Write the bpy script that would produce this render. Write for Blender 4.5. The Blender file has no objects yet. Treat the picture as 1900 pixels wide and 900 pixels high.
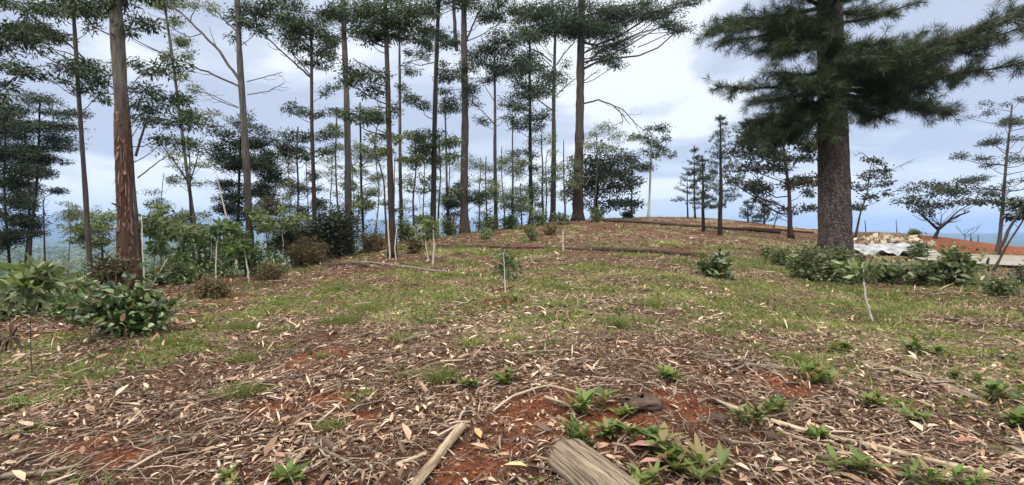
import bpy, math, numpy as np
from mathutils import Vector
R = math.radians
scene = bpy.context.scene
COL = scene.collection

# ------------------------------------------------------------------ camera
F = 900.0; U0 = 950.0; V0 = 430.0; CZ = 1.5          # focal length, principal point in photo pixels, eye height
cam_d = bpy.data.cameras.new('camera'); cam = bpy.data.objects.new('camera', cam_d); COL.objects.link(cam)
cam.location = (0, 0, CZ); cam.rotation_euler = (R(90), 0, 0)
cam_d.sensor_width = 36; cam_d.lens = 36 * F / 1900; cam_d.shift_y = -20 / 1900
cam_d.clip_start = 0.05; cam_d.clip_end = 30000
scene.camera = cam

# ------------------------------------------------------------------ sky and sun
SUN_EL, SUN_AZ = 52, 205
world = bpy.data.worlds.new('World'); scene.world = world; world.use_nodes = True
wn, wl = world.node_tree.nodes, world.node_tree.links
wn.clear()
def N(nodes, t, **kw):
    n = nodes.new(t)
    for k, v in kw.items(): setattr(n, k, v)
    return n
sky = N(wn, 'ShaderNodeTexSky', sky_type='NISHITA', sun_disc=False, sun_elevation=R(SUN_EL), sun_rotation=R(SUN_AZ))
tc = N(wn, 'ShaderNodeTexCoord')
sep = N(wn, 'ShaderNodeSeparateXYZ'); wl.new(tc.outputs['Generated'], sep.inputs[0])
# cloud deck: project the view direction on a flat layer so that clouds flatten towards the horizon
mz = N(wn, 'ShaderNodeMath', operation='MAXIMUM'); wl.new(sep.outputs[2], mz.inputs[0]); mz.inputs[1].default_value = 0.0
az = N(wn, 'ShaderNodeMath', operation='ADD'); wl.new(mz.outputs[0], az.inputs[0]); az.inputs[1].default_value = 0.16
dv = N(wn, 'ShaderNodeVectorMath', operation='DIVIDE'); wl.new(tc.outputs['Generated'], dv.inputs[0])
cb = N(wn, 'ShaderNodeCombineXYZ'); wl.new(az.outputs[0], cb.inputs[0]); wl.new(az.outputs[0], cb.inputs[1]); cb.inputs[2].default_value = 1
wl.new(cb.outputs[0], dv.inputs[1])
n1 = N(wn, 'ShaderNodeTexNoise'); n1.inputs['Scale'].default_value = 0.85; n1.inputs['Detail'].default_value = 6; n1.inputs['Roughness'].default_value = 0.48; n1.inputs['Distortion'].default_value = 0.4
mp = N(wn, 'ShaderNodeMapping'); mp.inputs['Location'].default_value = (1.3, 8.2, 0.4); wl.new(dv.outputs[0], mp.inputs[0]); wl.new(mp.outputs[0], n1.inputs['Vector'])
cr = N(wn, 'ShaderNodeValToRGB'); wl.new(n1.outputs['Fac'], cr.inputs[0])
cr.color_ramp.interpolation = 'EASE'
e = cr.color_ramp.elements
e[0].position = 0.43; e[0].color = (0.34, 0.375, 0.46, 1)
e[1].position = 0.57; e[1].color = (0.60, 0.625, 0.65, 1)
m = e.new(0.50); m.color = (0.42, 0.46, 0.53, 1)
# pale band just above the horizon, thicker brighter cloud overhead (above the frame)
hz = N(wn, 'ShaderNodeMapRange'); hz.inputs['From Min'].default_value = 0.0; hz.inputs['From Max'].default_value = 0.13
hz.inputs['To Min'].default_value = 0.75; hz.inputs['To Max'].default_value = 0.0; wl.new(sep.outputs[2], hz.inputs[0])
mh = N(wn, 'ShaderNodeMix', data_type='RGBA'); wl.new(hz.outputs[0], mh.inputs[0]); wl.new(cr.outputs[0], mh.inputs[6]); mh.inputs[7].default_value = (0.74, 0.76, 0.80, 1)
zn = N(wn, 'ShaderNodeMapRange'); zn.inputs['From Min'].default_value = 0.45; zn.inputs['From Max'].default_value = 0.8
zn.inputs['To Min'].default_value = 10.0; zn.inputs['To Max'].default_value = 39.0; wl.new(sep.outputs[2], zn.inputs[0])
sc_ = N(wn, 'ShaderNodeVectorMath', operation='SCALE'); wl.new(mh.outputs[2], sc_.inputs[0]); wl.new(zn.outputs[0], sc_.inputs['Scale'])
mx = N(wn, 'ShaderNodeMix', data_type='RGBA'); mx.inputs[0].default_value = 0.93; wl.new(sky.outputs[0], mx.inputs[6]); wt = N(wn, 'ShaderNodeMapRange'); wt.inputs['From Min'].default_value = .45; wt.inputs['From Max'].default_value = .8; wl.new(sep.outputs[2], wt.inputs[0])
wm = N(wn, 'ShaderNodeMix', data_type='RGBA', blend_type='MULTIPLY'); wl.new(wt.outputs[0], wm.inputs[0]); wl.new(sc_.outputs[0], wm.inputs[6]); wm.inputs[7].default_value = (1.12, 1.0, 0.80, 1)
wl.new(wm.outputs[2], mx.inputs[7])
bg = N(wn, 'ShaderNodeBackground'); bg.inputs['Strength'].default_value = 0.1; wl.new(mx.outputs[2], bg.inputs[0])
wo = N(wn, 'ShaderNodeOutputWorld'); wl.new(bg.outputs[0], wo.inputs[0])
sun_d = bpy.data.lights.new('sun', 'SUN'); sun_d.energy = 1.5; sun_d.angle = R(11); sun_d.color = (1.0, 0.90, 0.76)
sun = bpy.data.objects.new('sun', sun_d); COL.objects.link(sun)
az_ = R(SUN_AZ); el_ = R(SUN_EL)
sdir = Vector((math.sin(az_) * math.cos(el_), math.cos(az_) * math.cos(el_), math.sin(el_)))
sun.rotation_euler = sdir.to_track_quat('Z', 'Y').to_euler()
vs = scene.view_settings
vs.view_transform = 'Standard'; vs.look = 'None'; vs.exposure = 0.84; vs.gamma = 1.0; vs.use_curve_mapping = False
cy = scene.cycles
cy.max_bounces = 6; cy.diffuse_bounces = 3; cy.glossy_bounces = 2; cy.transmission_bounces = 4; cy.volume_bounces = 1; cy.transparent_max_bounces = 8
cy.use_denoising = True

# ------------------------------------------------------------------ noise and terrain height
_T = np.random.default_rng(7).random((256, 256))
def vnoise(x, y, s=1.0, o=0):
    x = np.asarray(x, float) / s + 100.3 + o * 17.7; y = np.asarray(y, float) / s + 90.1 + o * 5.3
    xi = np.floor(x).astype(int); yi = np.floor(y).astype(int)
    fx = x - xi; fy = y - yi; fx = fx * fx * (3 - 2 * fx); fy = fy * fy * (3 - 2 * fy)
    a = _T[xi % 256, yi % 256]; b = _T[(xi + 1) % 256, yi % 256]; c = _T[xi % 256, (yi + 1) % 256]; d = _T[(xi + 1) % 256, (yi + 1) % 256]
    return (a * (1 - fx) + b * fx) * (1 - fy) + (c * (1 - fx) + d * fx) * fy
def fbm(x, y, s, o=0, n=4):
    t = 0; a = 0.5; k = 0
    for i in range(n):
        t = t + a * vnoise(x, y, s / 2 ** i, o + i * 3); k += a; a *= 0.55
    return t / k
def sstep(a, b, x):
    t = np.clip((x - a) / (b - a), 0, 1); return t * t * (3 - 2 * t)

# skyline of the near ground, by photo column: (column, row, distance, profile power, fall beyond)
EDGE = [(-400, 655, 8, 1.2, .42), (0, 592, 9, 1.2, .42), (150, 560, 10.5, 1.2, .42), (240, 533, 12.5, 1.2, .42), (400, 520, 15, 1.2, .42), (520, 503, 17.5, 1.2, .42),
        (600, 483, 20, 1.2, .40), (700, 458, 24, 1.25, .36), (800, 442, 28, 1.3, .32), (900, 428, 34, 1.3, .28), (1000, 415, 40, 1.3, .22),
        (1100, 406, 46, 1.3, .16), (1200, 402, 52, 1.3, .14), (1300, 403, 52, 1.35, .14), (1400, 412, 48, 1.6, .14), (1480, 424, 42, 2, .16),
        (1560, 430, 38, 3, .2), (1640, 431, 36, 4.5, .22), (1700, 435, 36, 5, .22), (1760, 441, 36, 5.5, .22), (1830, 450, 36, 6, .22),
        (1900, 460, 35, 6, .22), (2300, 475, 32, 6, .22)]
th_t = [-180, -90]; ze_t = [-1.2, -1.0]; re_t = [14, 9]; p_t = [1.5, 1.3]; s_t = [.2, .35]
for (u, v, d, p, S) in EDGE:
    th = math.degrees(math.atan((u - U0) / F)); th_t.append(th)
    ze_t.append(CZ - (v - V0) / F * d); re_t.append(d / math.cos(R(th))); p_t.append(p); s_t.append(S)
th_t += [90, 180]; ze_t += [-.8, -1.2]; re_t += [25, 14]; p_t += [3, 1.5]; s_t += [.2, .2]
TH = np.arange(-180, 180.01, 0.25)
def smooth_tab(vals):
    a = np.interp(TH, th_t, vals); k = np.exp(-0.5 * (np.arange(-12, 13) / 4.0) ** 2); k /= k.sum()
    return np.convolve(np.pad(a, 12, mode='wrap'), k, 'valid')
ZE, RE, PE, SE = (smooth_tab(t) for t in (ze_t, re_t, p_t, s_t))
BUMPS = []
def H(x, y, micro=True):
    x = np.asarray(x, float); y = np.asarray(y, float)
    r = np.hypot(x, y) + 1e-6; th = np.degrees(np.arctan2(x, y))
    ze = np.interp(th, TH, ZE); re = np.interp(th, TH, RE); p = np.interp(th, TH, PE); S = np.interp(th, TH, SE)
    z_in = ze * np.minimum(r / re, 1) ** p
    q = np.maximum(r - re, 0)
    z = z_in - S * (np.sqrt(q * q + 16) - 4)
    fl = -46 + 10 * (fbm(x, y, 260, 5) - .5) * sstep(100, 400, r)
    z = fl + np.logaddexp(0, (z - fl) / 4) * 4
    if micro:
        near = 1 - sstep(45, 90, r)
        z = z + near * (0.16 * (fbm(x, y, 3.2, 1) - .5) * sstep(2, 7, r) + 0.07 * (fbm(x, y, 0.7, 2, 3) - .5))
        for (bx, by, br, bh) in BUMPS:
            z = z + bh * np.exp(-((x - bx) ** 2 + (y - by) ** 2) / (br * br))
    return z
def P(u, v, Y):
    return np.array([(u - U0) / F * Y, Y, CZ - (v - V0) / F * Y])
_YS = np.concatenate([np.arange(2.0, 12, .02), np.arange(12, 60, .06)])
def G(u, v):
    """point of the ground seen at a photo pixel (falls back to the skyline of that column)"""
    X = (u - U0) / F * _YS; Z = CZ - (v - V0) / F * _YS
    h = H(X, _YS); i = np.argmax(h >= Z)
    if h[i] < Z[i]:
        th = math.degrees(math.atan((u - U0) / F)); Y = float(np.interp(th, TH, RE)) * math.cos(R(th))
        return np.array([(u - U0) / F * Y, Y, float(H((u - U0) / F * Y, Y))])
    return np.array([X[i], _YS[i], h[i]])
for (u, v, rad, h) in [(1110, 760, .7, .10), (1210, 745, .35, .08), (560, 730, .8, .05), (1440, 700, .5, .05)]:
    g = G(u, v); BUMPS.append((g[0], g[1], rad, h))
def B(u, Y):
    x = (u - U0) / F * Y; return np.array([x, Y, float(H(x, Y))])

# ------------------------------------------------------------------ mesh and object helpers
def mesh(name, V, faces, mats, fm=None, smooth=False, attrs=None):
    """faces: list of int arrays (n,k); fm: material index per face array"""
    me = bpy.data.meshes.new(name)
    V = np.asarray(V, np.float32)
    me.vertices.add(len(V)); me.vertices.foreach_set('co', V.ravel())
    faces = [np.asarray(f, np.int32) for f in faces if len(f)]
    loops = np.concatenate([f.ravel() for f in faces]); sizes = np.concatenate([np.full(len(f), f.shape[1], np.int32) for f in faces])
    starts = np.concatenate([[0], np.cumsum(sizes)[:-1]]).astype(np.int32)
    me.loops.add(len(loops)); me.loops.foreach_set('vertex_index', loops)
    me.polygons.add(len(sizes)); me.polygons.foreach_set('loop_start', starts); me.polygons.foreach_set('loop_total', sizes)
    for mt in (mats if isinstance(mats, (list, tuple)) else [mats]): me.materials.append(mt)
    if fm is not None:
        me.polygons.foreach_set('material_index', np.concatenate([np.full(len(f), k, np.int32) for f, k in zip(faces, fm)]))
    if smooth: me.polygons.foreach_set('use_smooth', np.ones(len(sizes), bool))
    for k, a in (attrs or {}).items():
        at = me.attributes.new(k, 'FLOAT', 'POINT'); at.data.foreach_set('value', np.asarray(a, np.float32))
    me.update(calc_edges=True)
    return me
def ob(name, me, parent=None, loc=(0, 0, 0)):
    o = bpy.data.objects.new(name, me); COL.objects.link(o); o.location = loc
    if parent is not None: o.parent = parent
    return o
def tag(o, label, cat, group=None, kind=None):
    if label: o['label'] = label
    if cat: o['category'] = cat
    if group: o['group'] = group
    if kind: o['kind'] = kind
    return o
def thing(name, loc, label, cat, group=None):
    o = bpy.data.objects.new(name, None); COL.objects.link(o); o.location = loc; o.empty_display_size = 0.2
    return tag(o, label, cat, group)
class Geo:
    """collects tubes and leaf faces in local coordinates"""
    def __init__(s): s.V = []; s.F = {}; s.n = 0
    def add(s, V, faces, m=0):
        V = np.asarray(V, float)
        for f in faces:
            f = np.asarray(f, np.int64)
            if len(f): s.F.setdefault((m, f.shape[1]), []).append(f + s.n)
        s.V.append(V); s.n += len(V)
    def tube(s, pts, rad, sides=6, cap=True, m=0, mcap=None, rough=0, rng=None):
        pts = np.asarray(pts, float); n = len(pts); rad = np.broadcast_to(np.asarray(rad, float), (n,))
        t = np.gradient(pts, axis=0); t /= np.linalg.norm(t, axis=1)[:, None] + 1e-9
        up = np.array([0, 0, 1.0]) if abs(t[:, 2]).mean() < .8 else np.array([0, 1.0, 0])
        a = np.cross(t, up); a /= np.linalg.norm(a, axis=1)[:, None] + 1e-9; b = np.cross(t, a)
        ang = np.linspace(0, 2 * np.pi, sides, endpoint=False)
        rr = rad[:, None] * np.ones((n, sides))
        if rough and rng is not None: rr = rr * (1 + rough * (rng.random((n, sides)) - .5)) 
        V = pts[:, None] + rr[..., None] * (np.cos(ang)[None, :, None] * a[:, None] + np.sin(ang)[None, :, None] * b[:, None])
        V = V.reshape(-1, 3)
        i = np.arange(n - 1)[:, None] * sides; j = np.arange(sides)[None]; j2 = (j + 1) % sides
        f = np.stack([i + j, i + j2, i + sides + j2, i + sides + j], -1).reshape(-1, 4)
        s.add(V, [f], m)
        if cap:
            base = s.n - len(V)
            key = (m if mcap is None else mcap, sides)
            s.F.setdefault(key, []).append(np.array([np.arange(sides)[::-1] + base, (n - 1) * sides + np.arange(sides) + base]))
    def build(s, name, mats, smooth=False):
        keys = sorted(s.F); return mesh(name, np.concatenate(s.V), [np.concatenate(s.F[k]) for k in keys], mats, [k[0] for k in keys], smooth)
def unit(a): return a / (np.linalg.norm(a, axis=-1, keepdims=True) + 1e-9)
def leaf_geo(g, C, D, L, Wd, rng, m=0, detail=False, curl=0.15):
    """lanceolate leaves: C base points, D directions, L lengths, Wd widths"""
    n = len(C); D = unit(D); L = np.broadcast_to(L, (n,))[:, None]; Wd = np.broadcast_to(Wd, (n,))[:, None]
    S = unit(np.cross(D, rng.normal(size=(n, 3)))); Nn = np.cross(D, S)
    if not detail:
        V = np.stack([C, C + D * L * .45 + S * Wd * .5 - Nn * L * curl * .3, C + D * L - Nn * L * curl, C + D * L * .45 - S * Wd * .5 - Nn * L * curl * .3], 1)
        b = np.arange(n)[:, None] * 4
        g.add(V.reshape(-1, 3), [b + np.array([[0, 1, 2, 3]])], m)
    else:
        leaf6(g, C, D, S, Nn, L, Wd, curl, m)
def leaf6(g, C, D, S, Nn, L, Wd, curl, m=0):
    n = len(C)
    a1 = C + D * L * .3 + Nn * L * curl * .6; a2 = C + D * L * .68 + Nn * L * curl * .5
    V = np.stack([C, a1 + S * Wd * .5 + Nn * Wd * .15, a1 - S * Wd * .5 + Nn * Wd * .15, a2 + S * Wd * .38 + Nn * Wd * .1, a2 - S * Wd * .38 + Nn * Wd * .1, C + D * L, a1, a2], 1)
    b = np.arange(n)[:, None] * 8
    g.add(V.reshape(-1, 3), [np.concatenate([b + np.array([[0, 6, 1]]), b + np.array([[0, 2, 6]]), b + np.array([[3, 7, 5]]), b + np.array([[7, 4, 5]])]),
                             np.concatenate([b + np.array([[1, 6, 7, 3]]), b + np.array([[6, 2, 4, 7]])])], m)

# ------------------------------------------------------------------ materials
def new_mat(name):
    m = bpy.data.materials.new(name); m.use_nodes = True; nt = m.node_tree; nt.nodes.clear()
    o = nt.nodes.new('ShaderNodeOutputMaterial'); return m, nt.nodes, nt.links, o
def ramp(nodes, cols, interp='LINEAR'):
    r = nodes.new('ShaderNodeValToRGB'); r.color_ramp.interpolation = interp; el = r.color_ramp.elements
    while len(el) < len(cols): el.new(0.5)
    for k, (p, c) in enumerate(cols): el[k].position = p; el[k].color = (*c, 1)
    return r
def leaf_mat(name, cols, trans=0.25, rough=0.5, clump=0.55, spec=0.35, tint=(1.25, 1.35, 0.7)):
    m, n, l, o = new_mat(name)
    g = n.new('ShaderNodeNewGeometry'); r = ramp(n, [(i / max(1, len(cols)), c) for i, c in enumerate(cols)], 'CONSTANT' if len(cols) > 5 else 'LINEAR')
    l.new(g.outputs['Random Per Island'], r.inputs[0])
    t = n.new('ShaderNodeTexCoord'); nz = n.new('ShaderNodeTexNoise'); nz.inputs['Scale'].default_value = 1.7; nz.inputs['Detail'].default_value = 2
    l.new(t.outputs['Object'], nz.inputs['Vector'])
    mr = n.new('ShaderNodeMapRange'); mr.inputs['From Min'].default_value = .3; mr.inputs['From Max'].default_value = .7
    mr.inputs['To Min'].default_value = 1 - clump * .7; mr.inputs['To Max'].default_value = 1 + clump; l.new(nz.outputs['Fac'], mr.inputs[0])
    mu = n.new('ShaderNodeVectorMath'); mu.operation = 'SCALE'; l.new(r.outputs[0], mu.inputs[0]); l.new(mr.outputs[0], mu.inputs['Scale'])
    p = n.new('ShaderNodeBsdfPrincipled'); p.inputs['Roughness'].default_value = rough; p.inputs['Specular IOR Level'].default_value = spec
    l.new(mu.outputs[0], p.inputs['Base Color'])
    if trans:
        tr = n.new('ShaderNodeBsdfTranslucent'); tt = n.new('ShaderNodeVectorMath'); tt.operation = 'MULTIPLY'; tt.inputs[1].default_value = tint
        l.new(mu.outputs[0], tt.inputs[0]); l.new(tt.outputs[0], tr.inputs[0])
        mi = n.new('ShaderNodeMixShader'); mi.inputs[0].default_value = trans; l.new(p.outputs[0], mi.inputs[1]); l.new(tr.outputs[0], mi.inputs[2]); l.new(mi.outputs[0], o.inputs[0])
    else: l.new(p.outputs[0], o.inputs[0])
    return m
def bark_mat(name, low, high, patch, z0, z1, sc=(16, 16, 2.0), bump=.6, amt=.5, crack=None, rough=.9):
    """bark whose kind changes up the stem (rough red below, smooth grey above)"""
    m, n, l, o = new_mat(name)
    t = n.new('ShaderNodeTexCoord'); s = n.new('ShaderNodeSeparateXYZ'); l.new(t.outputs['Object'], s.inputs[0])
    mp = n.new('ShaderNodeMapping'); mp.inputs['Scale'].default_value = sc; l.new(t.outputs['Object'], mp.inputs[0])
    nz = n.new('ShaderNodeTexNoise'); nz.inputs['Scale'].default_value = 1; nz.inputs['Detail'].default_value = 6; nz.inputs['Roughness'].default_value = .65; l.new(mp.outputs[0], nz.inputs['Vector'])
    mp2 = n.new('ShaderNodeMapping'); mp2.inputs['Scale'].default_value = (3, 3, 1.1); l.new(t.outputs['Object'], mp2.inputs[0])
    nb = n.new('ShaderNodeTexNoise'); nb.inputs['Scale'].default_value = 1.3; nb.inputs['Detail'].default_value = 4; l.new(mp2.outputs[0], nb.inputs['Vector'])
    ad = n.new('ShaderNodeMath'); ad.operation = 'MULTIPLY_ADD'; l.new(nb.outputs['Fac'], ad.inputs[0]); ad.inputs[1].default_value = (z1 - z0) * 1.2 + 1.5; l.new(s.outputs[2], ad.inputs[2])
    mr = n.new('ShaderNodeMapRange'); off = ((z1 - z0) * 1.2 + 1.5) * .5; mr.inputs['From Min'].default_value = z0 + off; mr.inputs['From Max'].default_value = z1 + off; l.new(ad.outputs[0], mr.inputs[0])
    mx = n.new('ShaderNodeMix'); mx.data_type = 'RGBA'; l.new(mr.outputs[0], mx.inputs[0]); mx.inputs[6].default_value = (*low, 1); mx.inputs[7].default_value = (*high, 1)
    m2 = n.new('ShaderNodeMix'); m2.data_type = 'RGBA'; r = ramp(n, [(.38, (0, 0, 0)), (.62, (1, 1, 1))]); l.new(nz.outputs['Fac'], r.inputs[0])
    ml = n.new('ShaderNodeMath'); ml.operation = 'MULTIPLY'; l.new(r.outputs[0], ml.inputs[0]); ml.inputs[1].default_value = amt
    l.new(ml.outputs[0], m2.inputs[0]); l.new(mx.outputs[2], m2.inputs[6]); m2.inputs[7].default_value = (*patch, 1)
    col = m2.outputs[2]; hgt = nz.outputs['Fac']
    if crack:
        mp3 = n.new('ShaderNodeMapping'); mp3.inputs['Scale'].default_value = crack; l.new(t.outputs['Object'], mp3.inputs[0])
        wv = n.new('ShaderNodeVectorMath'); wv.operation = 'SCALE'; l.new(nz.outputs['Color'], wv.inputs[0]); wv.inputs['Scale'].default_value = .9
        av = n.new('ShaderNodeVectorMath'); av.operation = 'ADD'; l.new(mp3.outputs[0], av.inputs[0]); l.new(wv.outputs[0], av.inputs[1])
        vo = n.new('ShaderNodeTexVoronoi'); vo.feature = 'DISTANCE_TO_EDGE'; vo.inputs['Scale'].default_value = 1; l.new(av.outputs[0], vo.inputs['Vector'])
        cr_ = ramp(n, [(0, (.35, .35, .35)), (.22, (1, 1, 1))]); l.new(vo.outputs['Distance'], cr_.inputs[0])
        m3 = n.new('ShaderNodeMix'); m3.data_type = 'RGBA'; m3.blend_type = 'MULTIPLY'; m3.inputs[0].default_value = 1; l.new(col, m3.inputs[6]); l.new(cr_.outputs[0], m3.inputs[7]); col = m3.outputs[2]
        hh = n.new('ShaderNodeMath'); hh.operation = 'MULTIPLY_ADD'; l.new(nz.outputs['Fac'], hh.inputs[0]); hh.inputs[1].default_value = .35
        c2 = ramp(n, [(0, (0, 0, 0)), (.25, (1, 1, 1))]); l.new(vo.outputs['Distance'], c2.inputs[0]); l.new(c2.outputs[0], hh.inputs[2]); hgt = hh.outputs[0]
    p = n.new('ShaderNodeBsdfPrincipled'); p.inputs['Roughness'].default_value = rough; p.inputs['Specular IOR Level'].default_value = .2; l.new(col, p.inputs['Base Color'])
    b = n.new('ShaderNodeBump'); b.inputs['Strength'].default_value = bump; b.inputs['Distance'].default_value = .03; l.new(hgt, b.inputs['Height']); l.new(b.outputs[0], p.inputs['Normal'])
    l.new(p.outputs[0], o.inputs[0]); return m

M = {}
M['euc'] = leaf_mat('eucalyptus_leaf', [(.016, .032, .012), (.028, .05, .018), (.045, .072, .026), (.022, .04, .018), (.07, .09, .04)], .16, spec=.3)
M['euc_bright'] = leaf_mat('young_leaf', [(.05, .09, .025), (.08, .13, .04), (.11, .16, .05), (.06, .09, .04)], .35)
M['under'] = leaf_mat('understory_leaf', [(.045, .07, .024), (.085, .12, .04), (.18, .21, .10), (.06, .09, .03), (.25, .27, .16)], .3)
M['dark'] = leaf_mat('dark_leaf', [(.012, .024, .012), (.022, .038, .018), (.032, .048, .022), (.05, .05, .025)], .15)
M['brownish'] = leaf_mat('bronze_leaf', [(.04, .04, .02), (.07, .05, .025), (.10, .06, .03), (.03, .045, .02)], .2)
M['conifer'] = leaf_mat('conifer_needle', [(.010, .022, .010), (.018, .034, .015), (.032, .052, .022)], .1)
M['pine'] = leaf_mat('pine_needle', [(.016, .034, .014), (.026, .054, .02), (.05, .085, .03), (.02, .04, .018), (.07, .08, .035)], .12, clump=.5)
M['coffee'] = leaf_mat('glossy_leaf', [(.03, .06, .02), (.055, .095, .03), (.10, .15, .055), (.04, .075, .025), (.20, .24, .12), (.18, .12, .05)], .2, rough=.32, spec=.6)
M['weed'] = leaf_mat('weed_leaf', [(.05, .10, .02), (.08, .145, .028), (.12, .19, .04), (.18, .21, .06), (.2, .16, .06)], .35, clump=.25)
M['weed_dark'] = leaf_mat('dark_weed_leaf', [(.05, .09, .02), (.08, .13, .03), (.12, .17, .045), (.2, .17, .07)], .3, clump=.25)
M['grass'] = leaf_mat('grass_blade', [(.10, .17, .035), (.20, .26, .07), (.33, .34, .14), (.46, .41, .24), (.13, .20, .04), (.42, .34, .20), (.27, .28, .10), (.08, .13, .03)], .35, clump=.3)
M['bracken'] = leaf_mat('dry_bracken', [(.13, .07, .035), (.20, .12, .06), (.09, .06, .03), (.10, .11, .05)], .2)
M['litter'] = leaf_mat('dead_leaf', [(.30, .19, .125), (.11, .068, .045), (.50, .38, .27), (.19, .115, .075), (.40, .27, .19), (.055, .028, .02), (.25, .18, .13), (.56, .45, .34), (.13, .075, .05), (.31, .18, .11), (.20, .15, .115), (.075, .04, .028)], .1, rough=.6, clump=.2, tint=(1.1, .9, .6))
M['twig'] = leaf_mat('twig_wood', [(.12, .075, .055), (.22, .16, .12), (.07, .04, .03), (.34, .27, .21)], 0, rough=.8, clump=.2)
def flat_mat(name, c1, c2, scale=8, rough=.85, bump=.3, stretch=(1, 1, 1), spec=.25, grain=False):
    m, n, l, o = new_mat(name); mp = n.new('ShaderNodeMapping'); mp.inputs['Scale'].default_value = stretch
    if grain: t = n.new('ShaderNodeAttribute'); t.attribute_name = 'grain'; l.new(t.outputs['Vector'], mp.inputs[0])
    else: t = n.new('ShaderNodeTexCoord'); l.new(t.outputs['Object'], mp.inputs[0])
    nz = n.new('ShaderNodeTexNoise'); nz.inputs['Scale'].default_value = scale; nz.inputs['Detail'].default_value = 7; nz.inputs['Roughness'].default_value = .65; l.new(mp.outputs[0], nz.inputs['Vector'])
    r = ramp(n, [(.35, c1), (.65, c2)]); l.new(nz.outputs['Fac'], r.inputs[0])
    p = n.new('ShaderNodeBsdfPrincipled'); p.inputs['Roughness'].default_value = rough; p.inputs['Specular IOR Level'].default_value = spec; l.new(r.outputs[0], p.inputs['Base Color'])
    b = n.new('ShaderNodeBump'); b.inputs['Strength'].default_value = bump; b.inputs['Distance'].default_value = .02; l.new(nz.outputs['Fac'], b.inputs['Height']); l.new(b.outputs[0], p.inputs['Normal'])
    l.new(p.outputs[0], o.inputs[0]); return m
M['bark_red'] = bark_mat('peeling_red_bark', (.095, .05, .034), (.17, .155, .125), (.04, .022, .016), 3.9, 5.4, bump=1.0, amt=.75)
M['bark_grey'] = bark_mat('grey_gum_bark', (.075, .06, .048), (.15, .135, .115), (.035, .028, .024), 1, 6, bump=.8, amt=.7)
M['bark_brown'] = bark_mat('brown_gum_bark', (.06, .038, .028), (.12, .095, .075), (.025, .017, .013), 3, 9, bump=1.0, amt=.75)
M['bark_pale'] = bark_mat('pale_sapling_bark', (.60, .54, .46), (.48, .44, .38), (.25, .21, .17), 1, 3, bump=.2, amt=.4)
M['bark_dark'] = bark_mat('dark_bark', (.04, .03, .024), (.05, .04, .032), (.02, .015, .012), 1, 6, bump=.5, amt=.6)
M['bark_pine'] = bark_mat('plated_pine_bark', (.19, .15, .135), (.12, .09, .08), (.06, .042, .036), 2.0, 4.5, sc=(11, 11, 4), bump=1.0, amt=.8, crack=(20, 20, 9))
M['bark_violet'] = bark_mat('reddish_pine_bark', (.10, .07, .06), (.11, .085, .072), (.035, .024, .02), 2, 6, bump=.8, amt=.7)

# ------------------------------------------------------------------ ground
RED = [(g[0], g[1], r) for g, r in [(G(590, 665), .9), (G(612, 742), .45), (G(672, 775), .28), (G(1450, 712), .5), (G(1270, 750), .5), (G(1150, 790), .7), (G(880, 860), .6), (G(420, 555), 1.2),
                                   (G(390, 480), 2), (G(230, 845), .35), (G(930, 560), .8), (G(1000, 760), .9), (G(500, 760), .4), (G(150, 830), .35)]]
GREEN = [(g[0], g[1], r) for g, r in [(G(650, 585), 1.1), (G(740, 560), 1.6), (G(330, 628), .9), (G(400, 600), .9), (G(520, 575), .7), (G(155, 690), .8), (G(60, 640), .9), (G(245, 660), .8), (G(450, 720), .35),
                                     (G(900, 590), 1.2), (G(1000, 560), 2), (G(1150, 575), 1.6), (G(1240, 530), 2.6), (G(1330, 560), 2), (G(1450, 590), 1.5), (G(1470, 650), .8), (G(1560, 560), 2.2), (G(1720, 570), 2.2),
                                     (G(1600, 640), .8), (G(1800, 640), 1.2), (G(1870, 700), .8), (G(1300, 620), .7), (G(1700, 760), .3), (G(870, 520), 1.5), (G(950, 510), 2), (G(1400, 500), 3), (G(40, 740), .6), (G(1520, 690), .5)]]
def red_w(x, y):
    w = 0
    for (a, b, r) in RED: w = np.maximum(w, np.exp(-((x - a) ** 2 + (y - b) ** 2) / (r * r * .3)))
    rr = np.hypot(x, y); th = np.degrees(np.arctan2(x, y))
    bank = sstep(27.5, 29, y) * (1 - sstep(70, 90, rr)) * sstep(38.5, 40.5, th)      # dug bank on the right
    bank = bank + 0.25 * sstep(30, 40, rr) * (1 - sstep(60, 70, rr)) * sstep(24, 28, th) * (1 - sstep(34, 36, th))
    return np.clip(np.maximum(w, bank), 0, 1)
def green_w(x, y):
    rr = np.hypot(x, y); th = np.degrees(np.arctan2(x, y))
    base = .07 + .16 * sstep(4.2, 6.5, rr) + .20 * sstep(8, 11, rr) + .06 * sstep(19, 26, rr)
    base = base * (1 - .45 * (1 - sstep(-30, -12, th)) * sstep(9, 12, rr)) * (1 + .35 * sstep(2, 20, th))
    nz = sstep(.40, .60, fbm(x, y, 2.3, 8)) * .9 + .1
    w = base * nz * 1.35 * (.15 + 1.45 * sstep(.43, .60, fbm(x, y, .8, 40)))
    for (a, b, r) in GREEN: w = w + .62 * np.exp(-((x - a) ** 2 + (y - b) ** 2) / (r * r)) * (.25 + .75 * sstep(.35, .6, fbm(x, y, .8, 4)))
    return np.clip(w, 0, 1) * (1 - red_w(x, y) * .9)
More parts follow.
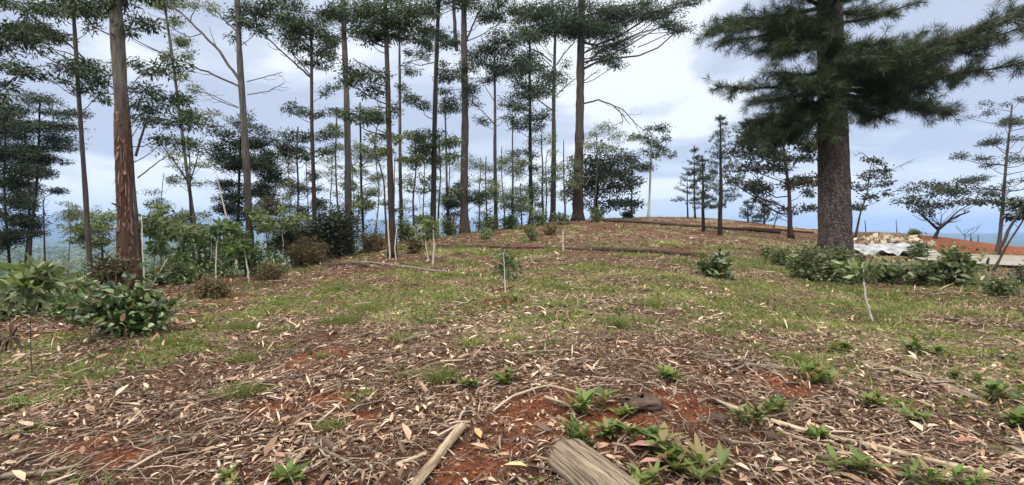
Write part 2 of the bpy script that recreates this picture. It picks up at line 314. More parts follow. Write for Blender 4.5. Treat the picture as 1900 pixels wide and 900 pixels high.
def make_ground():
    rs = [0.25]
    while rs[-1] < 60: rs.append(rs[-1] * 1.016)
    while rs[-1] < 9000: rs.append(rs[-1] * 1.07)
    rs = np.array(rs); ths = np.concatenate([np.arange(-180, -60, 3.0), np.arange(-60, 60, .25), np.arange(60, 180, 3.0)])
    RR, TT = np.meshgrid(rs, np.radians(ths), indexing='ij'); X = RR * np.sin(TT); Y = RR * np.cos(TT)
    Z = H(X, Y)
    V = np.stack([X, Y, Z], -1).reshape(-1, 3); nr, nt = RR.shape
    i = np.arange(nr - 1)[:, None] * nt; j = np.arange(nt)[None]; j2 = (j + 1) % nt
    f = np.stack([i + j, i + nt + j, i + nt + j2, i + j2], -1).reshape(-1, 4)
    V = np.vstack([V, [0, 0, float(H(0., 0.))]]); c = len(V) - 1
    tri = np.stack([np.full(nt, c), np.arange(nt), (np.arange(nt) + 1) % nt], -1)
    x, y = V[:, 0], V[:, 1]
    attrs = dict(red=red_w(x, y) * .9, green=green_w(x, y) * .8, far=sstep(55, 120, np.hypot(x, y)))
    m, n, l, o = new_mat('forest_floor')
    t = n.new('ShaderNodeTexCoord')
    def noise(s, d=6, rg=.6, st=(1, 1, 1)):
        mp = n.new('ShaderNodeMapping'); mp.inputs['Scale'].default_value = st; l.new(t.outputs['Object'], mp.inputs[0])
        z = n.new('ShaderNodeTexNoise'); z.inputs['Scale'].default_value = s; z.inputs['Detail'].default_value = d; z.inputs['Roughness'].default_value = rg; l.new(mp.outputs[0], z.inputs['Vector']); return z
    def mix(f_, a, b):
        q = n.new('ShaderNodeMix'); q.data_type = 'RGBA'
        if hasattr(f_, 'node'): l.new(f_, q.inputs[0])
        else: q.inputs[0].default_value = f_
        for k, s_ in ((6, a), (7, b)):
            if hasattr(s_, 'node'): l.new(s_, q.inputs[k])
            else: q.inputs[k].default_value = (*s_, 1)
        return q.outputs[2]
    def attr(nm): a = n.new('ShaderNodeAttribute'); a.attribute_name = nm; return a.outputs['Fac']
    z1 = noise(11, 9, .75); litter = ramp(n, [(.32, (.022, .011, .007)), (.47, (.075, .04, .026)), (.58, (.16, .095, .058)), (.70, (.30, .20, .12))]); l.new(z1.outputs['Fac'], litter.inputs[0])
    z2 = noise(9, 10, .8); red = ramp(n, [(.3, (.05, .016, .009)), (.5, (.17, .055, .025)), (.62, (.27, .10, .045)), (.75, (.36, .19, .11))]); l.new(z2.outputs['Fac'], red.inputs[0])
    z3 = noise(14, 6, .7); gr = ramp(n, [(.3, (.05, .04, .02)), (.5, (.17, .14, .075)), (.7, (.38, .31, .19))]); l.new(z3.outputs['Fac'], gr.inputs[0])
    def thr(a, z, lo, hi):
        s_ = n.new('ShaderNodeMath'); s_.operation = 'ADD'; l.new(a, s_.inputs[0]); l.new(z, s_.inputs[1])
        r_ = n.new('ShaderNodeMapRange'); r_.inputs['From Min'].default_value = lo; r_.inputs['From Max'].default_value = hi; l.new(s_.outputs[0], r_.inputs[0]); return r_.outputs[0]
    zb = noise(5, 5, .7)
    soil = mix(thr(noise(.8, 4).outputs['Fac'], zb.outputs['Fac'], .9, 1.2), litter.outputs[0], (.085, .028, .014))
    c = mix(thr(attr('green'), zb.outputs['Fac'], .75, 1.15), soil, gr.outputs[0])
    c = mix(thr(attr('red'), zb.outputs['Fac'], .75, 1.1), c, red.outputs[0])
    z4 = noise(.02, 8, .65); fo = ramp(n, [(.35, (.03, .055, .03)), (.55, (.055, .085, .04)), (.7, (.12, .13, .07))]); l.new(z4.outputs['Fac'], fo.inputs[0])
    c = mix(attr('far'), c, fo.outputs[0])
    p = n.new('ShaderNodeBsdfPrincipled'); p.inputs['Roughness'].default_value = .95; p.inputs['Specular IOR Level'].default_value = .15; l.new(c, p.inputs['Base Color'])
    zz = noise(22, 10, .8)
    b = n.new('ShaderNodeBump'); b.inputs['Strength'].default_value = .9; b.inputs['Distance'].default_value = .06; l.new(zz.outputs['Fac'], b.inputs['Height']); l.new(b.outputs[0], p.inputs['Normal'])
    l.new(p.outputs[0], o.inputs[0])
    me = mesh('ground', V, [f, tri], m, smooth=True, attrs=attrs)
    tag(ob('ground', me), 'sloping forest floor of red soil and leaf litter', 'ground', kind='structure')
make_ground()

ROAD = [(19, 22.5), (26, 12.0), (22, 28.0), (42, 24.0)]      # near edge left/right, far edge left/right
def on_road(x, y):
    (x0, y0), (x1, y1), (x2, y2), (x3, y3) = ROAD
    return (y > y0 + (x - x0) * (y1 - y0) / (x1 - x0)) & (y < y2 + (x - x2) * (y3 - y2) / (x3 - x2)) & (x > 13)
def make_road():
    n1_, n2_ = 70, 24; V = []; a0, a1, b0, b1 = [np.array(p, float) for p in ROAD]
    for t in np.linspace(0, 1, n2_):
        for s in np.linspace(0, 1, n1_):
            p = (a0 * (1 - s) + a1 * s) * (1 - t) + (b0 * (1 - s) + b1 * s) * t; p = p + .18 * math.sin(s * 23 + t) * np.array([.4, 1]) * (abs(t - .5) * 2)
            V.append((p[0], p[1], float(H(p[0], p[1], False)) + .10))
    V = np.array(V); i = np.arange(n2_ - 1)[:, None] * n1_; j = np.arange(n1_ - 1)[None]
    f = np.stack([i + j, i + j + 1, i + n1_ + j + 1, i + n1_ + j], -1).reshape(-1, 4)
    tag(ob('road', mesh('road', V, [f], flat_mat('worn_concrete', (.17, .16, .14), (.28, .26, .23), 1.2, .9, .2), smooth=True)), 'pale worn concrete road below the red bank', 'road', kind='structure')
make_road()

# ------------------------------------------------------------------ far hills, forest in the valley, haze
def make_hills():
    def ridge(name, prof, Y, depth, mat, label, bottom=-60, seed=0, amp=12):
        us = np.arange(prof[0][0], prof[-1][0], 6.0); vt = np.interp(us, [p[0] for p in prof], [p[1] for p in prof])
        x = (us - U0) / F * Y; top = CZ - (vt - V0) / F * Y + (fbm(x, x * 0 + seed, Y / 12, 3, 5) - .5) * amp
        V = []; K = 14
        for k in range(K):
            t = k / (K - 1); a = math.pi * t; h = math.sin(a) ** .8
            yy = Y - depth * math.cos(a) + 120 * (fbm(x, x * 0 + k * 400, Y / 8, 6, 4) - .5)
            V.append(np.stack([x * (yy / Y), yy, bottom + (top - bottom) * h + (fbm(x, yy, Y / 20, 9, 4) - .5) * amp * 3 * h * (1 - h)], -1))
        V = np.concatenate(V); nn = len(us); i = np.arange(K - 1)[:, None] * nn; j = np.arange(nn - 1)[None]
        f = np.stack([i + j, i + j + 1, i + nn + j + 1, i + nn + j], -1).reshape(-1, 4)
        tag(ob(name, mesh(name, V, [f], mat, smooth=True)), label, 'hills', kind='structure')
    mm = flat_mat('far_forest_cover', (.035, .055, .035), (.07, .09, .05), .004, .95, 0)
    ridge('mountains', [(-1300, 404), (-300, 402), (0, 406), (120, 405), (220, 409), (330, 404), (450, 407), (600, 403), (760, 410), (900, 416), (1100, 424), (1300, 431)], 5200, 1200, mm, 'long blue mountain range on the left horizon', amp=22)
    ridge('hills', [(1500, 434), (1700, 432), (1800, 433), (1900, 431), (2300, 429), (3200, 432)], 4200, 700, mm, 'low distant land beyond the red bank', seed=50, amp=10)
make_hills()
def make_far_forest():
    rng = np.random.default_rng(3); g = Geo(); n = 1500
    th = R(-54) + rng.random(n) * R(52); rr = 210 + 1500 * rng.random(n) ** 1.6
    for k in range(n):
        x, y = rr[k] * math.sin(th[k]), rr[k] * math.cos(th[k]); z = float(H(x, y)); s = 5 + 6 * rng.random(); m_ = 90 if rr[k] < 600 else 45
        d = unit(rng.normal(size=(m_, 3))); d[:, 2] = np.abs(d[:, 2]) * 1.1
        C = np.array([x, y, z + s * .7]) + d * s * np.array([.8, .8, 1.1]) * (.6 + .4 * rng.random((m_, 1)))
        leaf_geo(g, C, rng.normal(size=(m_, 3)), s * .5, s * .38, rng)
    tag(ob('forest', g.build('forest', M['under'])), 'hazy green forest covering the valley below the ridge', 'forest', kind='stuff')
make_far_forest()
def make_haze():
    lo, hi = np.array([-9500, -9500, -75.]), np.array([9500, 9500, 215.])
    V = np.array([[x, y, z] for x in (lo[0], hi[0]) for y in (lo[1], hi[1]) for z in (lo[2], hi[2])])
    f = np.array([[0, 1, 3, 2], [4, 6, 7, 5], [0, 4, 5, 1], [2, 3, 7, 6], [0, 2, 6, 4], [1, 5, 7, 3]])
    m, n, l, o = new_mat('haze_air'); v = n.new('ShaderNodeVolumePrincipled'); v.inputs['Color'].default_value = (.36, .53, .90, 1); v.inputs['Density'].default_value = HAZE; v.inputs['Anisotropy'].default_value = .2
    l.new(v.outputs[0], o.inputs['Volume'])
    tag(ob('haze', mesh('haze', V, [f], m)), 'bluish haze over the valley and mountains', 'haze', kind='stuff')
HAZE = 0.00022
make_haze()

# ------------------------------------------------------------------ trees
STY = {  # leaf length, width (m), droop, material, branch bark
    'euc': dict(L=.15, W=.046, droop=.4), 'broad': dict(L=.16, W=.075, droop=.2), 'fine': dict(L=.11, W=.034, droop=.1), 'big': dict(L=.24, W=.11, droop=.35)}
def pad(g, gb, c, r, Y, rng, sty, dens, root=None, rb=.02, twigs=True):
    """one foliage pad: leaf sprays at the ends of twigs spread through a domed ellipsoid"""
    s = STY[sty]; k = max(1.0, Y / 27); L = s['L'] * k; Wd = s['W'] * k
    area = math.pi * max(r[0], r[1]) * r[2]
    n = int(min(14000, max(40, dens * 2.5 * area / (L * Wd * .5)))); per = 30; ns = max(3, n // per)
    d = unit(rng.normal(size=(ns, 3))); d[:, 2] = np.where(d[:, 2] < 0, d[:, 2] * .55, d[:, 2])
    ax = unit(rng.normal(size=3) * [1, 1, .4]); d = d + ax * rng.normal(size=(ns, 1)) * .28
    q = c + d * r * (rng.random((ns, 1)) ** .5) * (0.8 + .35 * rng.random((ns, 1)) ** 2)
    sg = np.clip(.13 * float(np.mean(r)) + .05, .06, .24) * min(k, 1.6)
    off = rng.normal(size=(ns, per, 3)) * sg * np.array([1.3, 1.3, .65]); C = (q[:, None] + off).reshape(-1, 3)
    D = unit(off.reshape(-1, 3)) * .6 + rng.normal(size=(ns * per, 3)) * .5 + np.repeat(unit(q - c), per, 0) * .4; D[:, 2] -= s['droop']
    leaf_geo(g, C, D, L * (.7 + .6 * rng.random(ns * per)), Wd * (.7 + .6 * rng.random(ns * per)), rng)
    if twigs and gb is not None:
        hub = c - np.array([0, 0, r[2] * .35])
        for i in rng.permutation(ns)[:min(ns, 9)]:
            mid = (hub + q[i]) / 2 + rng.normal(size=3) * .08 * r[0]
            gb.tube([hub, mid, q[i]], [rb * .3, rb * .2, rb * .1], 3, False)
    return c
def trunk_path(base, top, rng, n=None, wob=.015):
    base = np.asarray(base, float); top = np.asarray(top, float); L = np.linalg.norm(top - base)
    n = n or max(8, int(L / .45)); t = np.linspace(0, 1, n)[:, None]; p = base + (top - base) * t
    f = rng.normal(size=(4, 2)) * wob * L
    for k in range(4):
        w = np.sin(np.pi * (k + 1) * t[:, 0]) / (k + 1.5); p[:, 0] += w * f[k, 0]; p[:, 1] += w * f[k, 1]
    return p
def branch(gb, a, b, r0, r1, rng, sag=.12, n=6, sides=5):
    a = np.asarray(a, float); b = np.asarray(b, float); t = np.linspace(0, 1, n)[:, None]; L = np.linalg.norm(b - a)
    p = a + (b - a) * t; p[:, 2] += np.sin(np.pi * t[:, 0]) * -sag * L; w = rng.normal(size=3) * .04 * L
    p += np.sin(2 * np.pi * t) * w
    gb.tube(p, np.linspace(r0, r1, n), sides, False); return p
def tree(name, label, cat, base, top, Y, w0, w1, pads, mat='euc', bark='bark_grey', sty='euc', dens=1.0, group=None, above=0, bare=(), seed=0, wob=.012, rise=.55, vbase=None, zdep=.5, forks=(), padmat2=None):
    """base/top: photo pixels (row of base None = stands on the terrain at distance Y); pads: (u, v, ru, rv)"""
    rng = np.random.default_rng(1000 + seed)
    if Y is None: g0 = G(*base); Y = g0[1]
    else: g0 = B(base[0], Y)
    if vbase is not None: g0 = P(base[0], vbase, Y)
    tp = P(top[0], top[1], Y); k = Y / F; ca = 1 / math.hypot(1, (base[0] - U0) / F); w1 = w1 * (.74 if w0 > 10 else .9); w0 = w0 * (.74 if w0 > 10 else .9)
    root = thing(name, g0, label, cat, group)
    gb = Geo(); path = trunk_path([0, 0, -.15], tp - g0, rng, wob=wob)
    # keep the stem over the photo's line in the visible part
    hgt = np.linspace(0, 1, len(path)); rad = (w0 + (w1 - w0) * hgt) * k / 2 * ca
    rad[:4] *= np.array([1.7, 1.38, 1.13, 1.04]); rad *= 1 + .09 * (rng.random(len(rad)) - .5) + .05 * np.sin(path[:, 2] * 2.1 + seed)
    gb.tube(path, rad, 12 if w0 > 10 else 7, True, rough=.13, rng=rng)
    def at_z(z): return np.array([np.interp(z, path[:, 2], path[:, 0]), np.interp(z, path[:, 2], path[:, 1]), z]), float(np.interp(z, path[:, 2], rad))
    gl = Geo()
    for i in range(int(4 + w0 / 3) if w0 > 7 else 0):      # stubs of shed limbs
        z = path[-1, 2] * (.1 + .85 * rng.random()); a, ra = at_z(z); d = unit(np.array([rng.normal(), rng.normal(), .5])); gb.tube([a, a + d * (ra + .05 + .18 * rng.random() ** 2)], [ra * .28, ra * .1], 5, True)
    pp = []
    for (u, v, ru, rv) in pads:
        if ru < 16: pp.append((u, v, ru, rv, 0)); continue
        nsp = 2 if ru < 26 else 3
        for q in range(nsp):
            f = (.5 + .35 * rng.random()); pp.append((u + (q - (nsp - 1) / 2) * ru * .75 + rng.normal() * ru * .12, v + rng.normal() * rv * .38, ru * f, rv * f * (.8 + .35 * rng.random()), q))
    pads = pp
    for i in range(above):      # crown above the frame
        pads.append((top[0] + rng.normal() * 45, top[1] + abs(rng.normal()) * 90 - 20, 34 + 22 * rng.random(), 15 + 8 * rng.random(), 0))
    zt = path[-1, 2]; ends = []
    lasthub = None
    for (u, v, ru, rv, sub) in pads:
        dy = (rng.random() - .5) * 2 * zdep * max(ru, 20) * k * 1.6
        c = P(u, v, Y) - g0; c[1] += dy; rv = rv * (1.1 + .5 * rng.random())
        dx = abs(c[0] - np.interp(c[2], path[:, 2], path[:, 0])); hz_ = max(.5, dx * rise + .4 * abs(dy)) 
        zs = min(max(zt * .12, c[2] - hz_ - rv * k * .3), zt * .985)
        a, ra = at_z(zs); rb = min(ra * .4, .010 + .012 * math.hypot(dx, dy)); hub = c - np.array([0, 0, rv * k * .35])
        if sub and lasthub is not None: branch(gb, lasthub[0], hub, lasthub[1] * .45, lasthub[1] * .25, rng, sag=-.05)
        else:
            if np.linalg.norm(hub - a) > .15: branch(gb, a, hub, rb, rb * .45, rng, sag=.06)
            lasthub = (a + (hub - a) * .6, rb)
        pad(gl, gb, c, np.array([ru * k, ru * k * .85, rv * k]), Y, rng, sty, dens, rb=rb)
    for pts in list(bare) + list(forks):    # bare branches: list of photo points with widths in pixels
        q = np.array([P(u, v, Y) - g0 for (u, v, w) in pts]); q[1:, 1] += np.cumsum(rng.normal(size=len(q) - 1)) * .12 * np.linalg.norm(q[-1] - q[0]) / len(q)
        ws = np.array([w for (_, _, w) in pts]); t = np.linspace(0, len(q) - 1, len(q) * 4); ii = np.arange(len(q))
        qq = np.stack([np.interp(t, ii, q[:, a_]) for a_ in range(3)], -1); qq += rng.normal(size=qq.shape) * .004 * np.linalg.norm(q[-1] - q[0])
        gb.tube(qq, np.interp(t, ii, ws) * k / 2, 5, False)
        for j in range(4 if pts in list(bare) else 0):
            i0 = int(len(qq) * (.35 + .15 * j)); i0 = min(i0, len(qq) - 2); a = qq[i0]; d = unit(qq[-1] - qq[0]) + rng.normal(size=3) * .45
            branch(gb, a, a + d * np.linalg.norm(q[-1] - q[0]) * .25, ws[-1] * k * .5, ws[-1] * k * .15, rng, n=5, sides=3)
    ob('trunk', gb.build('trunk', M[bark], True), root)
    if gl.n: ob('crown', gl.build('crown', M[mat]), root)
    return root, path, rad, Y, g0
def auto(u0, v0, u1, v1, n, s, seed, flat=.5, taper=0.):
    flat = min(.55, flat * 1.2); s = s * .84
    rng = np.random.default_rng(seed); out = []
    for i in range(n):
        t = rng.random(); v = v0 + (v1 - v0) * t; w = 1 - taper * (1 - t)
        out.append(((u0 + u1) / 2 + (rng.random() - .5) * (u1 - u0) * w, v, s * (.7 + .6 * rng.random()), s * flat * (.7 + .6 * rng.random())))
    return out

GB = 'tall gum trees along the ridge'
# --- the big red-barked gum on the left
r_, path, rad, Y, g0 = tree('gum_tree', 'stout gum with peeling red bark, the thickest trunk on the left', 'tree', (240, 521), (205, -190), 12.5, 50, 30,
     [(255, 50, 28, 14), (292, 125, 30, 14), (180, -60, 70, 30), (260, -90, 60, 28), (160, 15, 45, 12)], bark='bark_red', seed=1, above=4, wob=.002, dens=1.1)
def peel(root, path, rad, z1, n, seed, mat):
    rng = np.random.default_rng(seed); g = Geo()
    for i in range(n):
        z = rng.random() ** 1.1 * z1; a = rng.random() * 2 * math.pi
        c = np.array([np.interp(z, path[:, 2], path[:, 0]), np.interp(z, path[:, 2], path[:, 1]), z]); r = float(np.interp(z, path[:, 2], rad))
        d = np.array([math.cos(a), math.sin(a), 0]); tn = np.array([-d[1], d[0], 0]); L = .08 + .28 * rng.random() ** 2; w = .008 + .018 * rng.random(); lift = .01 + .04 * rng.random()
        p0 = c + d * r * .98; p1 = c + d * (r + lift * .5) - np.array([0, 0, L * .5]); p2 = c + d * (r + lift * 1.3) - np.array([0, 0, L]) + tn * w * rng.normal()
        V = [p0 - tn * w, p0 + tn * w, p1 + tn * w * .9, p1 - tn * w * .9, p2 + tn * w * .5, p2 - tn * w * .5]
        g.add(V, [np.array([[0, 1, 2, 3], [3, 2, 4, 5]])])
    ob('peeling_bark', g.build('peeling_bark', mat), root)
M['peel'] = leaf_mat('curled_bark', [(.12, .05, .03), (.16, .075, .045), (.07, .035, .022), (.20, .14, .10)], 0, rough=.8, clump=.3)
peel(r_, path, rad, 4.6, 260, 5, M['peel'])
# --- other tall gums
tree('gum_tree', 'leaning pinkish gum just left of the stout red-barked trunk', 'tree', (177, 470), (128, -150), 19, 17, 9,
     [(90, 70, 40, 18), (60, 50, 30, 14), (140, 15, 45, 14), (175, 45, 25, 14), (135, 124, 26, 20), (172, 140, 32, 22), (162, 168, 26, 16), (240, 112, 22, 14), (118, 155, 18, 10), (190, 10, 30, 12), (195, 180, 20, 12)],
     bark='bark_violet', seed=2, above=4, bare=[[(156, 108, 4), (110, 65, 3), (40, 12, 2)], [(157, 112, 3), (118, 95, 2), (95, 90, 1)]], wob=.002, group=GB)
tree('gum_tree', 'gum standing outside the frame whose sprays enter at the top left corner', 'tree', (-95, 560), (-110, -120), 15, 26, 14,
     [(20, 8, 55, 14), (35, 75, 48, 22), (-10, 110, 45, 22), (5, 155, 22, 10), (90, 25, 30, 10), (25, 52, 30, 12), (50, 138, 30, 8)], bark='bark_grey', seed=3, above=4, wob=.004, group=GB)
tree('gum_tree', 'slim gum of forked pale stems right beside the stout red-barked trunk', 'tree', (264, 520), (236, 175), 13.5, 13, 6,
     [(290, 186, 44, 12), (310, 232, 48, 14), (285, 200, 30, 8), (325, 262, 30, 10), (345, 215, 24, 10), (270, 165, 30, 10)], bark='bark_grey', sty='fine', seed=4, forks=[[(252, 290, 5), (262, 250, 4), (285, 190, 2)], [(256, 330, 2.5), (300, 300, 1.8), (330, 285, 1)]], wob=.003, group=GB)
tree('gum_tree', 'thin leaning gum with sparse bronze sprays up its stem', 'tree', (383, 440), (302, -20), 20, 9, 5,
     [(320, 40, 14, 14), (330, 78, 16, 12), (322, 110, 14, 10), (343, 100, 10, 10), (338, 145, 14, 10), (352, 190, 14, 9), (352, 165, 10, 8), (348, 14, 40, 14), (305, 5, 30, 10), (366, 210, 30, 6)],
     bark='bark_grey', mat='under', sty='fine', seed=5, wob=.003, bare=[[(350, 165, 2), (390, 175, 1.5), (445, 200, 1)]], group=GB)
tree('gum_tree', 'grey gum with two long bare branches sweeping up to the left', 'tree', (466, 505), (433, -160), 17, 21, 12,
     [(455, 20, 26, 15), (468, 42, 20, 12), (425, 70, 12, 9), (500, 20, 32, 20), (480, 55, 20, 10)], bark='bark_grey', seed=6, above=5, wob=.002,
     bare=[[(450, 157, 6), (405, 95, 5), (345, 35, 4), (292, -10, 2.5)], [(449, 163, 4), (400, 140, 3.5), (330, 110, 3), (252, 75, 1.5)], [(440, 60, 3), (410, 30, 2.5), (378, -5, 1.5)], [(458, 152, 2), (500, 140, 1.5), (525, 135, 1)], [(459, 176, 2), (500, 172, 1.5), (535, 158, 1)], [(442, 200, 2), (400, 185, 1.5), (370, 160, 1)]], group=GB)
tree('gum_tree', 'gum with a rounded dark crown at the top and tiered sprays, in the left centre', 'tree', (586, 440), (577, 40), 24, 13, 7,
     [(577, 60, 40, 25), (558, 90, 28, 14), (604, 78, 22, 20), (590, 116, 28, 14), (560, 20, 50, 18), (540, 50, 28, 12), (614, 165, 24, 10), (564, 208, 26, 12), (603, 203, 22, 10), (556, 256, 26, 12), (600, 250, 22, 9), (560, 290, 20, 8), (608, 285, 20, 8)],
     bark='bark_brown', seed=7, wob=.003, bare=[[(577, 145, 4), (540, 110, 3), (490, 65, 2)], [(576, 140, 2.5), (548, 105, 2), (530, 85, 1)]], group=GB)
tree('gum_tree', 'straight pale grey gum rising from behind the dark bush', 'tree', (648, 455), (636, -160), 22, 20, 10,
     [(620, 30, 30, 14), (665, 20, 40, 16), (655, 60, 20, 12), (615, 80, 24, 12)], bark='bark_grey', seed=8, above=5, wob=.002, bare=[[(654, 60, 3), (675, 40, 2), (690, 15, 1)]], group=GB)
tree('gum_tree', 'brown gum with a broad green crown, base in dry brush', 'tree', (728, 478), (714, -20), None, 18, 10,
     [(720, 18, 62, 24), (700, 52, 38, 18), (758, 38, 36, 26), (690, 72, 26, 12), (735, 62, 28, 12), (668, 145, 32, 18), (690, 168, 24, 14), (650, 130, 20, 12), (700, 215, 36, 15), (676, 222, 30, 10)], bark='bark_brown', seed=9, wob=.002,
     bare=[[(719, 152, 3), (695, 130, 2.5), (655, 110, 1.5)], [(719, 90, 2.5), (690, 78, 2), (665, 60, 1)]], group=GB)
tree('gum_tree', 'slender grey gum close beside the brown gum with the broad crown', 'tree', (746, 445), (741, 30), 30, 11, 5,
     [(780, 62, 26, 20), (794, 92, 18, 12), (765, 20, 40, 20), (760, 130, 20, 10), (745, 165, 18, 8), (758, 180, 16, 8), (770, 100, 20, 10)], bark='bark_grey', seed=10, wob=.003,
     bare=[[(747, 118, 2), (780, 110, 1.5), (800, 115, 1)], [(746, 190, 2), (775, 185, 1.5), (795, 192, 1)]], group=GB)
tree('gum_tree', 'dark slim gum with a spray of leaves low on its right', 'tree', (803, 442), (815, -120), 27, 15, 8,
     [(832, 80, 16, 18), (815, 62, 15, 9), (828, 125, 18, 10), (838, 140, 26, 13), (812, 262, 26, 16), (790, 268, 24, 14), (780, 190, 22, 10), (795, 10, 18, 12)], bark='bark_dark', seed=11, above=4, wob=.002, bare=[[(806, 115, 2), (780, 122, 1.5), (755, 112, 1)]], group=GB)
tree('gum_tree', 'reddish double-stemmed gum with shreds of bark, left of the ridge top', 'tree', (862, 428), (862, -120), 33, 21, 12,
     [(900, 14, 40, 18), (925, 25, 26, 14), (955, 35, 26, 10), (872, 130, 22, 12), (876, 160, 14, 16), (872, 185, 16, 12), (850, 130, 14, 8)], bark='bark_violet', seed=12, above=5, wob=.002,
     forks=[[(848, 95, 7), (844, 50, 7), (842, -30, 5)], [(866, 75, 4), (880, 40, 3), (895, 10, 2)]], group=GB)
tree('gum_tree', 'small-crowned thin gum between the dark slim gum and the reddish one', 'tree', (832, 430), (825, 180), 34, 6, 3,
     [(830, 190, 20, 12), (818, 200, 14, 8), (842, 205, 14, 8), (828, 172, 12, 8)], bark='bark_grey', seed=13, wob=.003, group=GB)
tree('gum_tree', 'tidy round-crowned gum right of the reddish double-stemmed one', 'tree', (920, 425), (918, 70), 36, 9, 4,
     [(905, 95, 34, 18), (930, 72, 26, 14), (942, 118, 32, 20), (916, 138, 24, 13), (892, 112, 18, 10), (945, 80, 20, 12), (950, 215, 22, 11), (966, 200, 22, 12), (895, 225, 14, 7)], bark='bark_grey', seed=14, wob=.003,
     bare=[[(918, 232, 2), (895, 205, 1.5), (875, 190, 1)], [(918, 190, 1.5), (900, 160, 1.2), (885, 140, 1)]], group=GB)
tree('gum_tree', 'columnar gum with foliage tiers hanging down most of its stem', 'tree', (986, 415), (983, 60), 40, 10, 4,
     [(975, 130, 26, 22), (988, 160, 28, 18), (972, 190, 26, 14), (992, 215, 26, 10), (982, 100, 22, 18), (1002, 235, 20, 10), (965, 235, 18, 9), (985, 70, 22, 14)] + auto(955, 255, 1015, 385, 9, 15, 21), bark='bark_dark', seed=15, wob=.003, group=GB)
tree('gum_tree', 'gum with steep paired limbs just left of the big ridge gum', 'tree', (1026, 415), (1031, 20), 43, 15, 5,
     [(1008, 38, 34, 20), (1045, 42, 34, 22), (1030, 66, 38, 20), (985, 18, 36, 16), (1012, 130, 16, 9), (1040, 128, 16, 9), (1028, 146, 26, 9), (970, 60, 20, 14)], bark='bark_grey', seed=16, wob=.003, rise=1.4,
     bare=[[(1024, 115, 3), (1000, 95, 2.5), (965, 78, 1)], [(1033, 120, 3), (1050, 95, 2), (1066, 78, 1.5)], [(1030, 180, 2.5), (1050, 160, 2), (1072, 142, 1)], [(1026, 205, 3), (1005, 190, 2), (985, 165, 1)]], group=GB)
tree('gum_tree', 'the large central gum whose crown spreads far to the right', 'tree', (1072, 424), (1080, -110), 44, 26, 14,
     [(1100, 38, 42, 22), (1120, 60, 26, 14), (1132, 92, 26, 16), (1150, 78, 18, 12), (1120, 116, 24, 10), (1140, 122, 14, 10), (1190, 12, 52, 13), (1180, 36, 30, 14), (1240, 8, 44, 12), (1246, 45, 26, 12), (1255, 58, 18, 10), (1225, 35, 24, 9), (1130, 15, 40, 14), (1055, 15, 40, 16), (1280, 5, 22, 8)],
     bark='bark_brown', seed=17, above=5, wob=.002, rise=.4,
     bare=[[(1084, 192, 3.5), (1110, 186, 3), (1135, 195, 2.5), (1152, 212, 2), (1168, 232, 1)], [(1135, 195, 2), (1155, 203, 2), (1172, 222, 1.6), (1190, 240, 1)], [(1152, 212, 1.4), (1157, 225, 1.2), (1138, 233, 1)], [(1085, 120, 2.5), (1110, 98, 2), (1150, 78, 1.2)], [(1085, 30, 4), (1150, 7, 3), (1210, 3, 2)], [(1084, 150, 2), (1100, 138, 1.5), (1112, 130, 1)], [(1155, 75, 2.5), (1190, 60, 2), (1210, 55, 1.2)]], group=GB)
tree('gum_tree', 'lone pale umbrella-crowned gum on the bare ridge skyline', 'tree', (1203, 402), (1210, 245), 50, 5.5, 3,
     [(1211, 236, 20, 9), (1190, 251, 17, 8), (1232, 250, 16, 9), (1210, 258, 14, 8), (1216, 283, 20, 7), (1236, 281, 20, 9), (1200, 280, 9, 4), (1215, 268, 10, 5)], bark='bark_pale', seed=18, wob=.003, dens=1.2)
tree('gum_tree', 'short mushroom-crowned tree left of the lone umbrella-crowned gum', 'tree', (1172, 402), (1173, 300), 49, 4, 2.5,
     [(1170, 293, 24, 9), (1190, 303, 16, 7), (1158, 300, 14, 8), (1194, 314, 10, 5)], bark='bark_grey', seed=19, wob=.003, dens=1.4)
tree('broadleaf_tree', 'dense dark round tree right behind the large central gum', 'tree', (1105, 410), (1108, 300), 47, 7, 4,
     [(1090, 300, 26, 16), (1120, 295, 30, 18), (1150, 310, 26, 16), (1100, 330, 34, 20), (1140, 335, 34, 20), (1165, 345, 22, 16), (1080, 345, 28, 18), (1120, 360, 36, 18), (1160, 372, 26, 14), (1085, 370, 26, 12), (1130, 380, 26, 12), (1172, 378, 16, 7), (1120, 275, 20, 12)], mat='dark', bark='bark_dark', sty='broad', seed=20, dens=.85, zdep=.8)
tree('broadleaf_tree', 'airy small tree with pinkish sprays above the dark round tree', 'tree', (1104, 412), (1106, 245), 44, 4, 2, [(1100, 245, 22, 9), (1125, 240, 20, 8), (1145, 252, 20, 7), (1160, 260, 16, 5), (1096, 270, 18, 10), (1125, 275, 20, 8)], mat='under', bark='bark_grey', sty='fine', seed=21, dens=.6)
